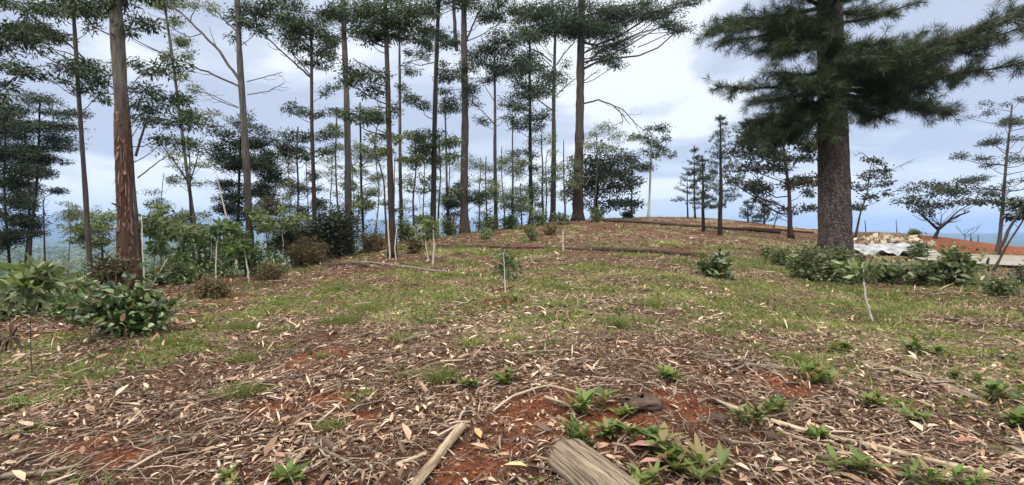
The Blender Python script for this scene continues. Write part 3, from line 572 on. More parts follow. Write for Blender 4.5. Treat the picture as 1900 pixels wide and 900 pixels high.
# --- dark layered trees at the far left
tree('cypress_tree', 'dark tiered tree filling the far left edge', 'tree', (64, 500), (74, 178), 24, 14, 5,
     [(70, 187, 42, 9), (22, 203, 34, 10), (32, 230, 42, 13), (92, 236, 44, 12), (130, 214, 22, 9), (110, 208, 26, 9), (52, 262, 44, 14), (102, 270, 34, 10), (60, 290, 34, 12), (90, 300, 26, 8), (98, 352, 16, 7), (82, 330, 24, 9), (60, 320, 30, 10), (40, 345, 30, 10)],
     mat='conifer', bark='bark_dark', sty='fine', seed=30, dens=1.3, rise=.15)
tree('cypress_tree', 'dark tree against the left frame edge with foliage down to the brush', 'tree', (18, 520), (14, 200), 21, 12, 5,
     [(5, 215, 30, 12), (15, 250, 40, 16), (5, 290, 36, 16), (28, 318, 30, 12), (5, 340, 34, 16), (22, 375, 36, 16), (10, 405, 36, 18), (35, 430, 30, 18), (5, 445, 30, 18), (45, 400, 22, 14)], mat='conifer', bark='bark_dark', sty='fine', seed=31, dens=1.4, rise=.15)
tree('cypress_tree', 'thin dark trunk second from the left frame edge with few sprays', 'tree', (43, 500), (44, 230), 23, 9, 4, [(44, 232, 28, 11), (36, 280, 26, 10), (50, 310, 22, 9), (38, 360, 26, 12), (48, 385, 20, 12)], mat='conifer', bark='bark_dark', sty='fine', seed=32, dens=1.2, rise=.15)
tree('gum_tree', 'trunk with red bark cut by the left frame edge', 'tree', (-2, 560), (-8, 150), 13, 16, 10, [(-30, 170, 40, 16), (-50, 120, 50, 20)], bark='bark_red', seed=33, wob=.003)
tree('dead_tree', 'broken grey snag leaning left beside the dark tiered tree', 'tree', (95, 500), (80, 370), 20, 7, 3, [], bark='bark_brown', seed=34, bare=[[(84, 400, 2), (78, 380, 1.5), (84, 365, 1)]], wob=.004)
tree('cypress_tree', 'dense dark conical tree behind the grey gum', 'tree', (440, 470), (452, 205), 22, 11, 4,
     auto(395, 265, 520, 410, 34, 24, 35, .5, .2) + [(452, 215, 14, 9), (440, 235, 24, 12), (468, 238, 26, 12), (455, 258, 36, 14), (490, 262, 22, 10), (415, 270, 22, 10), (430, 300, 40, 16), (480, 305, 38, 16), (505, 330, 18, 9)], mat='conifer', bark='bark_dark', sty='fine', seed=35, dens=.85, rise=.2)
tree('cypress_tree', 'feathery tiered tree right of the dense dark conical tree', 'tree', (555, 440), (553, 235), 27, 6, 3, auto(520, 250, 595, 400, 26, 17, 36, .4), mat='conifer', bark='bark_dark', sty='fine', seed=36, dens=.8, rise=.2)
tree('young_tree', 'small forked tree of layered twigs left of the thin leaning gum', 'tree', (363, 440), (348, 250), 19, 7, 2, [(310, 262, 26, 7), (345, 268, 28, 8), (325, 290, 30, 7), (350, 310, 26, 7), (335, 330, 20, 6), (375, 300, 16, 6), (362, 340, 18, 6), (365, 225, 24, 7)],
     mat='under', bark='bark_dark', sty='fine', seed=37, dens=.55, rise=.8, bare=[[(355, 345, 4), (320, 300, 2.5), (285, 255, 1.2)], [(352, 340, 3), (366, 300, 2), (372, 255, 1)]])
tree('young_tree', 'pale wavy-stemmed tree leaning against the straight pale grey gum', 'tree', (632, 440), (625, 200), 25, 5, 2, auto(605, 200, 645, 300, 8, 15, 38), mat='under', bark='bark_grey', sty='fine', seed=38, dens=.7, wob=.02)
tree('young_tree', 'thin tiered tree right of the straight pale grey gum', 'tree', (678, 440), (668, 190), 26, 7, 3, auto(640, 255, 705, 390, 18, 17, 39, .4) + [(672, 212, 30, 9), (685, 205, 22, 8)], mat='under', bark='bark_dark', sty='fine', seed=39, dens=.8, rise=.25)
tree('young_tree', 'crooked young tree between the tiered tree and the brown gum', 'tree', (716, 440), (700, 235), 25, 5, 2, auto(668, 240, 735, 300, 8, 17, 40), mat='under', bark='bark_grey', sty='broad', seed=40, dens=.7, wob=.03)
tree('young_tree', 'leafy young tree with light leaves between brown and dark slim gums', 'tree', (765, 438), (772, 240), 28, 5, 2, auto(745, 238, 800, 300, 9, 18, 41) + [(735, 262, 16, 10)], mat='under', bark='bark_grey', sty='broad', seed=41, dens=.85)
tree('young_tree', 'leafy young tree wrapped round the dark slim gum', 'tree', (812, 436), (815, 255), 28.5, 4, 2, auto(785, 255, 850, 310, 9, 16, 42) + [(800, 330, 16, 9), (835, 300, 14, 8)], mat='under', bark='bark_grey', sty='broad', seed=42, dens=.85)
tree('young_tree', 'dark shrubby young tree at the foot of the reddish double-stemmed gum', 'tree', (868, 428), (866, 330), 33.5, 6, 3, auto(830, 340, 895, 405, 16, 17, 43, .55), mat='conifer', bark='bark_dark', sty='fine', seed=43, dens=1.1)
tree('young_tree', 'slim young tree with dense small leaves left of the columnar gum', 'tree', (952, 422), (950, 200), 38, 5, 2, auto(925, 280, 975, 390, 16, 16, 44), mat='under', bark='bark_grey', sty='fine', seed=44, dens=.7)
tree('young_tree', 'slim young tree filling the gap left of the tidy round-crowned gum', 'tree', (905, 424), (902, 290), 36, 4, 2, auto(885, 300, 930, 390, 11, 14, 45), mat='under', bark='bark_grey', sty='fine', seed=45, dens=.7)
tree('young_tree', 'leafy young tree left of the gum with paired limbs', 'tree', (1008, 416), (1006, 240), 42, 5, 2, auto(985, 255, 1035, 375, 12, 15, 46), mat='under', bark='bark_grey', sty='fine', seed=46, dens=.65)
tree('young_tree', 'green young tree between the paired-limb gum and the large central gum', 'tree', (1048, 416), (1046, 260), 43, 4, 2, auto(1030, 262, 1072, 370, 9, 13, 47), mat='under', bark='bark_grey', sty='fine', seed=47, dens=.6)
tree('young_tree', 'spindly bush-like sapling under the columnar gum at the ridge edge', 'tree', (968, 420), (966, 340), 38.5, 3, 2, auto(945, 350, 990, 405, 10, 13, 48), mat='under', bark='bark_grey', sty='fine', seed=48, dens=.7)
tree('small_tree', 'round green tree far down behind the leaning pinkish gum', 'tree', (190, 520), (192, 400), 42, 6, 2, auto(145, 400, 215, 460, 16, 20, 49), vbase=500, mat='under', bark='bark_dark', sty='broad', seed=49, dens=1.1)
tree('small_tree', 'small leafy tree in front of the blue mountains, left of the forked tree', 'tree', (340, 500), (338, 385), 26, 5, 2, auto(312, 388, 368, 450, 16, 16, 50), vbase=490, mat='under', bark='bark_dark', sty='fine', seed=50, dens=1.0)
tree('young_tree', 'slim dark sapling in the gap left of the dry brush', 'tree', (494, 500), (494, 375), 19, 3.5, 2, auto(470, 365, 520, 420, 12, 15, 51), mat='brownish', bark='bark_dark', sty='fine', seed=51, dens=.9)
tree('young_tree', 'pale crooked stem crossing in front of the dense dark conical tree', 'tree', (448, 470), (400, 315), 18, 5, 2.5, [], bark='bark_pale', seed=52, wob=.01)
tree('young_tree', 'leaning thin pale stem rising left from the tall brush', 'tree', (404, 470), (385, 400), 17.5, 4, 2, [(385, 400, 14, 6)], mat='under', bark='bark_pale', sty='fine', seed=53)
tree('young_tree', 'low spreading tree between dark slim gum and reddish gum roots', 'tree', (790, 445), (786, 395), 27, 4, 2, auto(770, 400, 805, 432, 8, 13, 54), mat='under', bark='bark_grey', sty='broad', seed=54)

for i, (u, v0, yy, hw, lb) in enumerate([(535, 265, 26, 30, 'wispy young tree left of the dark-crowned left-centre gum'), (572, 300, 28, 28, 'wispy young tree behind the dark-crowned left-centre gum'), (612, 270, 28, 30, 'wispy young tree right of the dark-crowned left-centre gum'),
        (655, 290, 27, 28, 'wispy young tree behind the straight pale grey gum'), (695, 250, 29, 30, 'wispy young tree left of the brown broad-crowned gum'), (738, 290, 30, 26, 'wispy young tree behind the brown broad-crowned gum'), (785, 280, 31, 30, 'wispy young tree left of the dark slim gum'),
        (838, 270, 33, 28, 'wispy young tree right of the dark slim gum'), (888, 300, 37, 26, 'wispy young tree right of the reddish double-stemmed gum'), (935, 280, 40, 28, 'wispy young tree behind the tidy round-crowned gum'), (1012, 290, 44, 24, 'wispy young tree beside the paired-limb gum'),
        (505, 330, 24, 24, 'wispy young tree between the conical tree and the dark bushes'), (300, 330, 22, 28, 'wispy young tree right of the slim forked gum'), (130, 380, 26, 24, 'wispy young tree left of the leaning pinkish gum')]):
    tree('young_tree', lb, 'tree', (u, 440), (u + 4 * (-1) ** i, v0 - 8), yy, 3.2, 1.5, auto(u - hw, v0, u + hw, 420, 15, 13, 300 + i, .6), mat='under' if i % 3 else 'euc', bark='bark_grey', sty='fine', seed=300 + i, dens=.42, group='wispy young trees behind the gums', wob=.015)

# ------------------------------------------------------------------ small conifers on the ridge
def conifer(label, base, top, Y, w0, R0, n, seed, mat='conifer', bark='bark_dark', clear=.2, group=None, dens=1.0, cat='pine', droop=.0, name='young_pine'):
    rng = np.random.default_rng(3000 + seed)
    if Y is None: g0 = G(*base); Y = g0[1]
    else: g0 = B(base[0], Y)
    k = Y / F; root = thing(name, g0, label, cat, group); tp = P(top[0], top[1], Y) - g0
    gb = Geo(); path = trunk_path([0, 0, -.1], tp, rng, wob=.006); rad = np.linspace(w0 * k / 2, w0 * k * .12, len(path)); gb.tube(path, rad, 7, True)
    gl = Geo(); Ht = tp[2]
    for i in range(n):
        t = clear + (1 - clear) * (i + rng.random() * .5) / n; z = t * Ht; rr = R0 * k * ((1 - t) / (1 - clear)) ** .75 * (.65 + .6 * rng.random()) + .12
        c0 = np.array([np.interp(z, path[:, 2], path[:, 0]), np.interp(z, path[:, 2], path[:, 1]), z])
        for j in range(5):
            a = rng.random() * 2 * math.pi; L = rr * (.6 + .6 * rng.random()); d = np.array([math.cos(a), math.sin(a), .22 - droop + .15 * rng.normal()])
            tip = c0 + d * L; gb.tube([c0, (c0 + tip) / 2 - [0, 0, .04 * L], tip], [.012 * k * 30, .008 * k * 30, .004 * k * 30], 3, False)
            m_ = max(2, int(L / .22)); tt = np.linspace(.35, 1, m_)
            for q in tt:
                c = c0 + d * L * q; nn = int(26 * dens); D = rng.normal(size=(nn, 3)) * .7 + d * .8; D[:, 2] += .15
                leaf_geo(gl, c + rng.normal(size=(nn, 3)) * .05, D, .17 * max(1, Y / 30) * (.7 + .6 * rng.random(nn)), .022 * max(1, Y / 24), rng)
    nn = 60; leaf_geo(gl, np.repeat(tp[None], nn, 0) - np.array([0, 0, 1]) * rng.random((nn, 1)) * .4, rng.normal(size=(nn, 3)) * .4 + np.array([0, 0, 1]), .2, .03, rng)
    ob('trunk', gb.build('trunk', M[bark], True), root); ob('crown', gl.build('crown', M[mat]), root); return root
GC = 'young pines on the ridge right of centre'
conifer('tallest slim young pine left of the plated pine trunk', (1336, 436), (1336, 216), None, 9, 36, 17, 1, group=GC, dens=.9, clear=.22)
conifer('shorter slim pine just left of the tallest young pine', (1305, 430), (1303, 290), None, 7, 26, 10, 2, group=GC, clear=.3, dens=.8)
conifer('thin pale-stemmed pine with a few tufts, leftmost of the young pines', (1276, 404), (1275, 318), 50, 3.5, 26, 5, 3, group=GC, clear=.35, dens=.6)
conifer('small tuft-topped pine peeking above the shorter slim pine', (1290, 420), (1288, 272), 49, 4, 16, 6, 4, group=GC, clear=.5, dens=.7)
conifer('distant little pine left of the orange-edged log', (1388, 414), (1388, 372), 47, 4, 16, 6, 5, group=GC, clear=.1, dens=.6)
conifer('distant little pine behind the middle of the orange-edged log', (1418, 418), (1418, 380), 46, 4, 16, 6, 6, group=GC, clear=.1, dens=.6)
tree('broadleaf_tree', 'dark-leaved tree with bronze foliage left of the plated pine', 'tree', (1468, 442), (1452, 255), None, 13, 5,
     [(1400, 250, 28, 18), (1430, 240, 34, 20), (1465, 245, 34, 22), (1390, 275, 22, 12), (1420, 285, 28, 14), (1370, 292, 24, 12), (1400, 315, 26, 12), (1385, 345, 28, 14), (1415, 350, 24, 14), (1500, 270, 26, 18), (1480, 300, 26, 14), (1440, 318, 22, 9), (1500, 330, 24, 12), (1360, 325, 16, 10), (1420, 372, 22, 9)],
     mat='dark', bark='bark_brown', sty='broad', seed=60, dens=1.1, zdep=.8)
tree('broadleaf_tree', 'smaller bronze-leaved tree touching the plated pine trunk', 'tree', (1466, 441), (1462, 330), None, 8, 4, [(1490, 345, 26, 12), (1470, 335, 22, 10), (1500, 362, 20, 8), (1445, 388, 20, 5), (1480, 392, 20, 5), (1500, 388, 18, 6)], mat='brownish', bark='bark_brown', sty='broad', seed=61, dens=.9)
tree('dead_tree', 'thin bare arching stem in the gap left of the plated pine', 'tree', (1432, 428), (1446, 388), None, 3, 1.5, [], bark='bark_grey', seed=62, bare=[[(1436, 400, 1.5), (1455, 386, 1.2), (1475, 384, 1)]], wob=.01)
tree('small_tree', 'sapling with open twiggy crown right of the plated pine', 'tree', (1585, 430), (1618, 300), 33, 5, 1.5, [(1612, 300, 18, 6), (1635, 315, 16, 6), (1600, 330, 16, 8), (1590, 350, 18, 7), (1630, 340, 18, 7), (1605, 368, 20, 7), (1645, 360, 14, 5), (1595, 385, 16, 5), (1640, 325, 12, 5)],
     mat='dark', bark='bark_grey', sty='broad', seed=63, dens=.55, rise=.5, bare=[[(1620, 300, 1.6), (1600, 283, 1.3), (1585, 290, 1)], [(1625, 330, 1.4), (1665, 310, 1), (1700, 295, .8)]])
tree('small_tree', 'low umbrella-shaped tree with dark twisted limbs on the red bank', 'tree', (1733, 437), (1745, 418), 35, 11, 6, [(1725, 362, 24, 10), (1700, 375, 26, 12), (1760, 350, 28, 10), (1790, 358, 26, 9), (1715, 390, 18, 8), (1745, 380, 26, 9), (1730, 345, 30, 7), (1780, 375, 24, 6), (1815, 378, 18, 6), (1690, 352, 14, 6)],
     mat='dark', bark='bark_dark', sty='broad', seed=64, dens=.6, rise=.3, bare=[[(1740, 425, 6), (1720, 410, 4), (1700, 392, 2)], [(1742, 424, 7), (1765, 405, 4), (1800, 392, 2.5)], [(1758, 410, 3), (1780, 390, 2), (1800, 380, 1.5)]])
def tier_pine(label, base, top, Y, w0, w1, tiers, seed, name, cat='tree', bark='bark_violet', mat='conifer'):
    pads = []
    rng = np.random.default_rng(seed)
    for (v, ul, ur) in tiers:
        for q in np.linspace(0, 1, max(2, int((ur - ul) / 26))): pads.append((ul + (ur - ul) * q + rng.normal() * 3, v + rng.normal() * 4 - 5 * abs(q - .5), 15 + 6 * rng.random(), 5 + 3 * rng.random()))
    return tree(name, label, cat, base, top, Y, w0, w1, pads, bark=bark, mat=mat, sty='fine', seed=seed, rise=.12, dens=.85, zdep=1.1, wob=.003)
tier_pine('tiered pine with straight purplish trunk at the right edge', (1850, 470), (1878, 195), 27, 13, 5, [(195, 1862, 1892), (212, 1835, 1905), (232, 1845, 1925), (262, 1815, 1930), (290, 1800, 1900), (305, 1845, 1940), (335, 1800, 1930), (355, 1790, 1900), (378, 1850, 1940), (390, 1860, 1910)], 65, 'pine_tree')
tree('small_tree', 'leaning multi-stemmed shrub tree in front of the purplish trunk', 'tree', (1838, 520), (1905, 395), 18.5, 6, 4, [(1880, 372, 22, 6), (1900, 400, 16, 6), (1915, 380, 20, 8)], mat='dark', bark='bark_grey', sty='broad', seed=66, dens=.8,
     forks=[[(1850, 470, 6), (1872, 425, 5), (1895, 365, 3)], [(1838, 515, 5), (1832, 490, 5), (1833, 478, 3)], [(1868, 520, 3), (1885, 498, 2), (1905, 490, 1.5)]], wob=.01)
tree('small_tree', 'tiny bare bush far off between posts on the red bank', 'tree', (1791, 446), (1790, 425), 37, 2, 1, [], bark='bark_grey', seed=67, bare=[[(1790, 438, 1), (1782, 428, .8), (1776, 420, .6)], [(1790, 436, 1), (1798, 428, .8), (1808, 421, .6)], [(1790, 440, 1), (1810, 430, .8), (1818, 418, .6)]])

# ------------------------------------------------------------------ the big pine
def big_pine():
    rng = np.random.default_rng(99); Y = 15.0; K = Y / 10.2; g0 = B(1550, Y); k = Y / F
    root = thing('pine_tree', g0, 'massive pine with plated bark and drooping needles, right of centre', 'tree')
    gb = Geo(); base = np.array([0, 0, -.2]); mid = P(1545, 230, Y) - g0; top = P(1533, -260, Y) - g0
    n = 70; t = np.linspace(0, 1, n); path = np.stack([np.interp(t, [0, .5, 1], [base[i], (P(1543, 130, Y) - g0)[i] , top[i]]) for i in range(3)], -1)
    path[:, 2] = np.linspace(-.2, top[2], n); path[:, 0] = np.interp(path[:, 2], [-.2, mid[2], top[2]], [.02, mid[0], top[0]])
    w = np.interp(path[:, 2], [-.2, .3, 1.2, mid[2], (P(0, 0, Y) - g0)[2], top[2]], [96, 80, 70, 62, 51, 30]); rad = w * k / 2 * .78
    rad *= 1 + .012 * np.sin(path[:, 2] * 7.3) + .01 * (rng.random(n) - .5)
    for zc in (2.0, 3.0, 3.7): rad *= 1 + .045 * np.exp(-((path[:, 2] - zc) / .05) ** 2)      # branch collars
    gb.tube(path, rad, 28, True, rough=.03, rng=rng)
    gl = Geo(); tufts = []
    def limb(v0, tip, w0, dy, fan, nsec, sag=.03):
        a = np.array([np.interp((P(0, v0, Y) - g0)[2], path[:, 2], path[:, 0]), 0, (P(0, v0, Y) - g0)[2]]); b = P(tip[0], tip[1], Y) - g0; b[1] += dy * K; fan = fan * K * (.72 if tip[0] > 1570 else .9); nsec = int(nsec * (.95 if tip[0] > 1570 else 1.3)); w0 = w0 * K
        m_ = 14; t = np.linspace(0, 1, m_)[:, None]; q = a + (b - a) * t; L = np.linalg.norm(b - a); q[:, 2] -= np.sin(np.pi * t[:, 0]) * sag * L; q += np.cumsum(rng.normal(size=(m_, 3)), 0) * .012 * L * t
        gb.tube(q, np.linspace(w0, .012, m_), 6, False)
        dd = unit(b - a)
        for i in range(nsec):
            s = .12 + .88 * (i + rng.random()) / nsec; p = np.array([np.interp(s, t[:, 0], q[:, c]) for c in range(3)])
            side = np.cross(dd, [0, 0, 1]) * rng.choice([-1, 1]); ln = fan * (1.15 - .55 * s) * (.5 + .7 * rng.random())
            d = unit(dd * .75 + side * (.3 + .6 * rng.random()) + np.array([0, 0, 1]) * rng.normal() * .35); e_ = p + d * ln
            mm = (p + e_) / 2 + np.array([0, 0, -.05 * ln]); gb.tube([p, mm, e_], [.014, .011, .007], 4, False)
            for sgm in np.arange(.25, 1.01, .13 * K / max(ln, .3)):
                c = p + (e_ - p) * sgm; tufts.append((c, unit(d + rng.normal(size=3) * .35)))
                if rng.random() < .5:
                    d2 = unit(d + side * rng.normal() + rng.normal(size=3) * .5); l2 = (.12 + .2 * rng.random()) * K; gb.tube([c, c + d2 * l2], [.006, .004], 3, False); tufts.append((c + d2 * l2, d2))
        for s in np.linspace(.5, 1, 6):
            p = np.array([np.interp(s, t[:, 0], q[:, c]) for c in range(3)]); tufts.append((p, dd))
    for a in [ (35, (1308, 55), .06, -.2, .75, 20), (10, (1345, 20), .05, .5, .7, 16), (60, (1415, 100), .05, -.5, .6, 14), (20, (1390, -10), .05, -.9, .7, 14), (85, (1440, 70), .05, .8, .55, 10), (45, (1360, 60), .04, .6, .55, 12),
               (150, (1335, 150), .05, .2, .5, 14), (168, (1368, 190), .045, -.3, .5, 14), (135, (1400, 140), .04, -.6, .5, 12), (195, (1400, 215), .05, .3, .55, 14), (205, (1420, 245), .05, .9, .6, 12), (185, (1440, 200), .05, -.4, .55, 12), (170, (1450, 170), .05, -.9, .5, 10),
               (20, (1655, 15), .05, .3, .5, 12), (45, (1640, 35), .04, -.6, .5, 10), (0, (1620, -30), .05, .7, .7, 12), (-60, (1400, -90), .06, .2, .9, 16), (-90, (1560, -140), .05, -1.2, .9, 12),
               (140, (1892, 12), .075, .1, .95, 40), (150, (1880, 60), .06, -.5, .9, 34), (150, (1850, 115), .06, .6, .85, 32), (160, (1845, 140), .05, -.9, .8, 28), (170, (1808, 190), .05, .3, .7, 24), (178, (1745, 222), .045, -.3, .6, 18), (175, (1700, 200), .045, .9, .6, 14),
               (130, (1800, 40), .05, .9, .7, 22), (125, (1740, 85), .045, -.7, .6, 18), (190, (1640, 215), .04, .2, .45, 9), (115, (1610, 100), .04, -.6, .5, 10), (140, (1650, 140), .05, -1.1, .6, 14), (130, (1840, 60), .05, -1.2, .7, 22), (160, (1780, 150), .05, 1.1, .7, 20),
               (165, (1720, 165), .05, -.2, .8, 18), (140, (1780, 95), .05, .4, .9, 24), (188, (1470, 225), .05, -.6, .7, 16), (30, (1460, 40), .05, .6, .8, 16), (70, (1470, 70), .05, -.4, .7, 14), (195, (1410, 262), .05, -.3, .6, 14), (205, (1455, 258), .05, .5, .6, 14), (200, (1500, 245), .04, -.7, .5, 10), (100, (1500, 110), .04, -.9, .55, 12), (130, (1540, 140), .04, -1.3, .5, 12), (150, (1480, 170), .045, -1.0, .55, 12), (90, (1580, 110), .04, -1.0, .45, 10), (20, (1500, -5), .05, -1.3, .7, 14)]:
        limb(*a)
    T = np.array([t_[0] for t_ in tufts]); D0 = np.array([t_[1] for t_ in tufts]); per = 48; nT = len(T)
    Cc = np.repeat(T, per, 0) - np.repeat(D0, per, 0) * (rng.random((nT * per, 1)) * .16)
    D = np.repeat(D0, per, 0) * .75 + unit(rng.normal(size=(nT * per, 3))) * .85; D[:, 2] -= .12
    leaf_geo(gl, Cc, D, (.15 + .10 * rng.random(nT * per)) * 1.35, .0095, rng, curl=.12)
    ob('trunk', gb.build('trunk', M['bark_pine'], True), root); ob('crown', gl.build('crown', M['pine']), root)
    print('pine tufts', nT)
big_pine()

# ------------------------------------------------------------------ shrubs
def shrub(label, base, w, h, sty, mat, seed, Y=None, dens=1.0, stems=7, name='shrub', cat='shrub', group=None, lift=.35, bark='bark_brown', leafk=1.0, detail=False, vbase=None):
    """bush of leafy stems; w, h photo pixels"""
    rng = np.random.default_rng(5000 + seed)
    if Y is None: g0 = G(*base); Y = g0[1]
    else: g0 = B(base[0], Y)
    if vbase is not None: g0 = P(base[0], vbase, Y)
    k = Y / F; Wm, Hm = w * k / 2 * .82, h * k * .92; root = thing(name, g0, label, cat, group); gb, gl = Geo(), Geo(); s = STY[sty]
    L, Wd = s['L'] * leafk * max(1, Y / 26), s['W'] * leafk * max(1, Y / 26)
    nb = int(stems * 5 * dens)
    for i in range(stems):
        a = rng.random() * 2 * math.pi; sp = rng.random() ** .5; tip = np.array([math.cos(a) * Wm * sp * .8, math.sin(a) * Wm * sp * .6, Hm * (1 - .3 * sp ** 2) * (.5 + .55 * rng.random())])
        st = rng.normal(size=3) * np.array([.06, .06, 0]) * (1 + Wm); q = np.array([st * [1, 1, 0], st * .6 + tip * np.array([.35, .35, .5]), tip]); t = np.linspace(0, 2, 7)
        qq = np.stack([np.interp(t, [0, 1, 2], q[:, c]) for c in range(3)], -1) + rng.normal(size=(7, 3)) * .012; qq[0, 2] = -.05
        gb.tube(qq, np.linspace(.018, .006, 7) * (.6 + Hm * .5), 5, False)
        for j in range(int(5 * dens) + 1):
            f = lift + (1 - lift) * rng.random(); p = np.array([np.interp(f * 2, t, qq[:, c]) for c in range(3)])
            d = unit(rng.normal(size=3) + np.array([0, 0, .5])); l = (.25 + .35 * rng.random()) * max(Wm, Hm) * .7; e_ = p + d * l * np.array([1, 1, .7])
            e_[2] = min(max(e_[2], Hm * lift * .5), Hm * 1.02); gb.tube([p, (p + e_) / 2 + rng.normal(size=3) * .02, e_], [.007, .005, .003], 3, False)
            m_ = int(np.clip(18 * dens * (Wm * Hm * 4) / (L * Wd * 60) / 3, 10, 60)); f2 = .25 + .75 * rng.random((m_, 1)); C = p + (e_ - p) * f2 + rng.normal(size=(m_, 3)) * (.05 + .10 * min(Wm, Hm))
            D = rng.normal(size=(m_, 3)) * .8 + d * .7; D[:, 2] = D[:, 2] * .6 + .1 - s['droop'] * .4
            leaf_geo(gl, C, D, L * (.35 + .95 * rng.random(m_)), Wd * (.5 + .8 * rng.random(m_)), rng, detail=detail)
    ob('stem', gb.build('stem', M[bark], True), root); ob('foliage', gl.build('foliage', M[mat]), root); return root
GS = 'shrubs under the gums on the left slope'; GR = 'shrubs and big-leaved plants along the road edge'
shrub('large glossy-leaved bush on the left foreground slope', (215, 622), 205, 112, 'big', 'coffee', 1, dens=1.0, stems=13, lift=.45, leafk=.6, detail=True, bark='bark_dark')
shrub('bright leafy lower part of a bush left of the large glossy bush', (128, 600), 90, 50, 'big', 'euc_bright', 2, Y=8.6, stems=7, dens=.8, leafk=.5, detail=True)
shrub('tall big-leaved plant below the dark trees at the far left', (62, 560), 120, 90, 'big', 'euc_bright', 3, Y=9.6, stems=8, dens=.6, leafk=.5, detail=True, lift=.6, vbase=580)
shrub('low green bush against the left frame edge', (12, 612), 90, 60, 'broad', 'under', 4, Y=8.9, stems=9, dens=.9, leafk=.7, detail=True)
shrub('bronze-tinged bush behind the large glossy bush', (205, 520), 110, 50, 'broad', 'brownish', 5, Y=11.5, stems=9, dens=1.2, group=GS, leafk=.7, vbase=522)
shrub('green bush at the foot of the stout red-barked gum', (295, 540), 80, 46, 'broad', 'under', 6, Y=13, stems=8, dens=.7, group=GS, leafk=.8)
shrub('dark green bush left of the thin leaning gum', (320, 512), 90, 62, 'broad', 'under', 7, Y=15.5, stems=8, dens=.7, group=GS, vbase=515)
shrub('tall pale-leaved bush below the thin leaning gum', (375, 520), 90, 70, 'broad', 'under', 8, Y=15.5, stems=9, dens=.7, group=GS, vbase=522)
shrub('dark bush in the shade of the conical tree', (430, 490), 110, 85, 'broad', 'brownish', 9, Y=19, stems=9, dens=.7, group=GS, vbase=495)
shrub('light green leafy bush left of the grey gum base', (415, 525), 80, 50, 'broad', 'euc_bright', 10, Y=15.2, stems=8, dens=.6, group=GS)
shrub('yellow-green sprouting shrub around the grey gum base', (468, 505), 70, 65, 'big', 'euc_bright', 11, Y=16.2, stems=8, dens=.9, group=GS, leafk=.8)
shrub('small pale shrub right of the grey gum base', (508, 510), 55, 42, 'big', 'under', 12, stems=6, dens=.9, group=GS, leafk=.8)
shrub('greyish scrub behind the large glossy bush, left part', (150, 560), 90, 60, 'broad', 'under', 13, Y=11, stems=8, dens=1.0, group=GS, vbase=560)
shrub('olive scrub at the foot of the slim forked gum', (345, 545), 110, 40, 'broad', 'under', 14, Y=13.2, stems=9, dens=1.0, group=GS, leafk=.8)
shrub('large dark bush under the straight pale grey gum', (612, 478), 165, 95, 'broad', 'dark', 20, Y=20.5, stems=20, dens=1.5, lift=.3)
shrub('dark spreading bush just left of the large dark bush', (550, 480), 110, 95, 'broad', 'dark', 21, Y=20, stems=12, dens=1.1, lift=.5)
shrub('reddish brown dry brush below the large dark bush', (570, 503), 140, 50, 'fine', 'bracken', 22, Y=18.3, stems=16, dens=1.5, lift=.1, name='dry_brush', cat='dry brush')
shrub('dry brush at the foot of the brown broad-crowned gum', (695, 480), 100, 40, 'fine', 'bracken', 23, Y=21.5, stems=12, dens=1.4, lift=.1, name='dry_brush', cat='dry brush')
shrub('low brown brush left of the pale fallen log', (500, 520), 90, 28, 'fine', 'bracken', 24, stems=10, dens=1.2, lift=.1, name='dry_brush', cat='dry brush')
shrub('rusty low brush on the slope below the small pale shrub', (400, 552), 110, 34, 'fine', 'bracken', 25, stems=11, dens=1.2, lift=.1, name='dry_brush', cat='dry brush')
shrub('pale greyish small shrub on the mid slope under the columnar gum', (985, 448), 42, 34, 'broad', 'under', 26, stems=7)
shrub('thin yellow-green sapling bush in the middle of the slope', (940, 520), 62, 62, 'broad', 'euc_bright', 27, stems=8, dens=.8, leafk=.7, bark='bark_pale')
shrub('round dark green bush alone on the grassy slope', (1326, 514), 64, 44, 'big', 'coffee', 28, stems=14, dens=1.3, leafk=.75, lift=.15)
for i, (u, v, w, h, mt, lb) in enumerate([(900, 428, 70, 34, 'under', 'green scrub on the skyline right of the reddish gum'), (945, 424, 60, 30, 'euc_bright', 'yellowish scrub on the skyline under the tidy gum'), (1000, 420, 60, 30, 'under', 'scrub on the skyline left of the paired-limb gum'),
        (1045, 416, 46, 26, 'under', 'scrub between the paired-limb gum and the large central gum'), (1105, 412, 50, 26, 'under', 'scrub under the dense dark round tree'), (835, 436, 60, 40, 'under', 'leafy scrub left of the reddish double-stemmed gum'), (750, 448, 60, 50, 'under', 'leafy scrub behind the slender grey gum'), (770, 470, 60, 36, 'bracken', 'brown scrub on the slope below the slender grey gum'),
        (1020, 436, 60, 18, 'bracken', 'low brown scrub in front of the paired-limb gum'), (900, 444, 50, 18, 'under', 'low scrub in front of the reddish double-stemmed gum'), (1165, 404, 40, 14, 'euc_bright', 'low scrub on the skyline beneath the mushroom-crowned tree')]):
    shrub(lb, (u, v), w, h, 'broad', mt, 40 + i, stems=9, dens=.9, lift=.2, group='scrub along the ridge skyline')
shrub('light-leaved bush at the left foot of the massive pine', (1500, 522), 120, 66, 'broad', 'under', 60, stems=14, dens=.8, group=GR, leafk=.9, lift=.15)
shrub('low bush reaching left from the massive pine', (1445, 492), 70, 34, 'broad', 'under', 61, stems=9, dens=1.1, group=GR, lift=.15)
shrub('dark mixed bush in front of the massive pine trunk', (1552, 527), 96, 78, 'broad', 'under', 62, stems=16, dens=.85, group=GR, leafk=.9, lift=.1)
shrub('bush with bronze leaves right of the massive pine foot', (1590, 527), 54, 56, 'broad', 'brownish', 63, stems=9, dens=1.1, group=GR, leafk=.8)
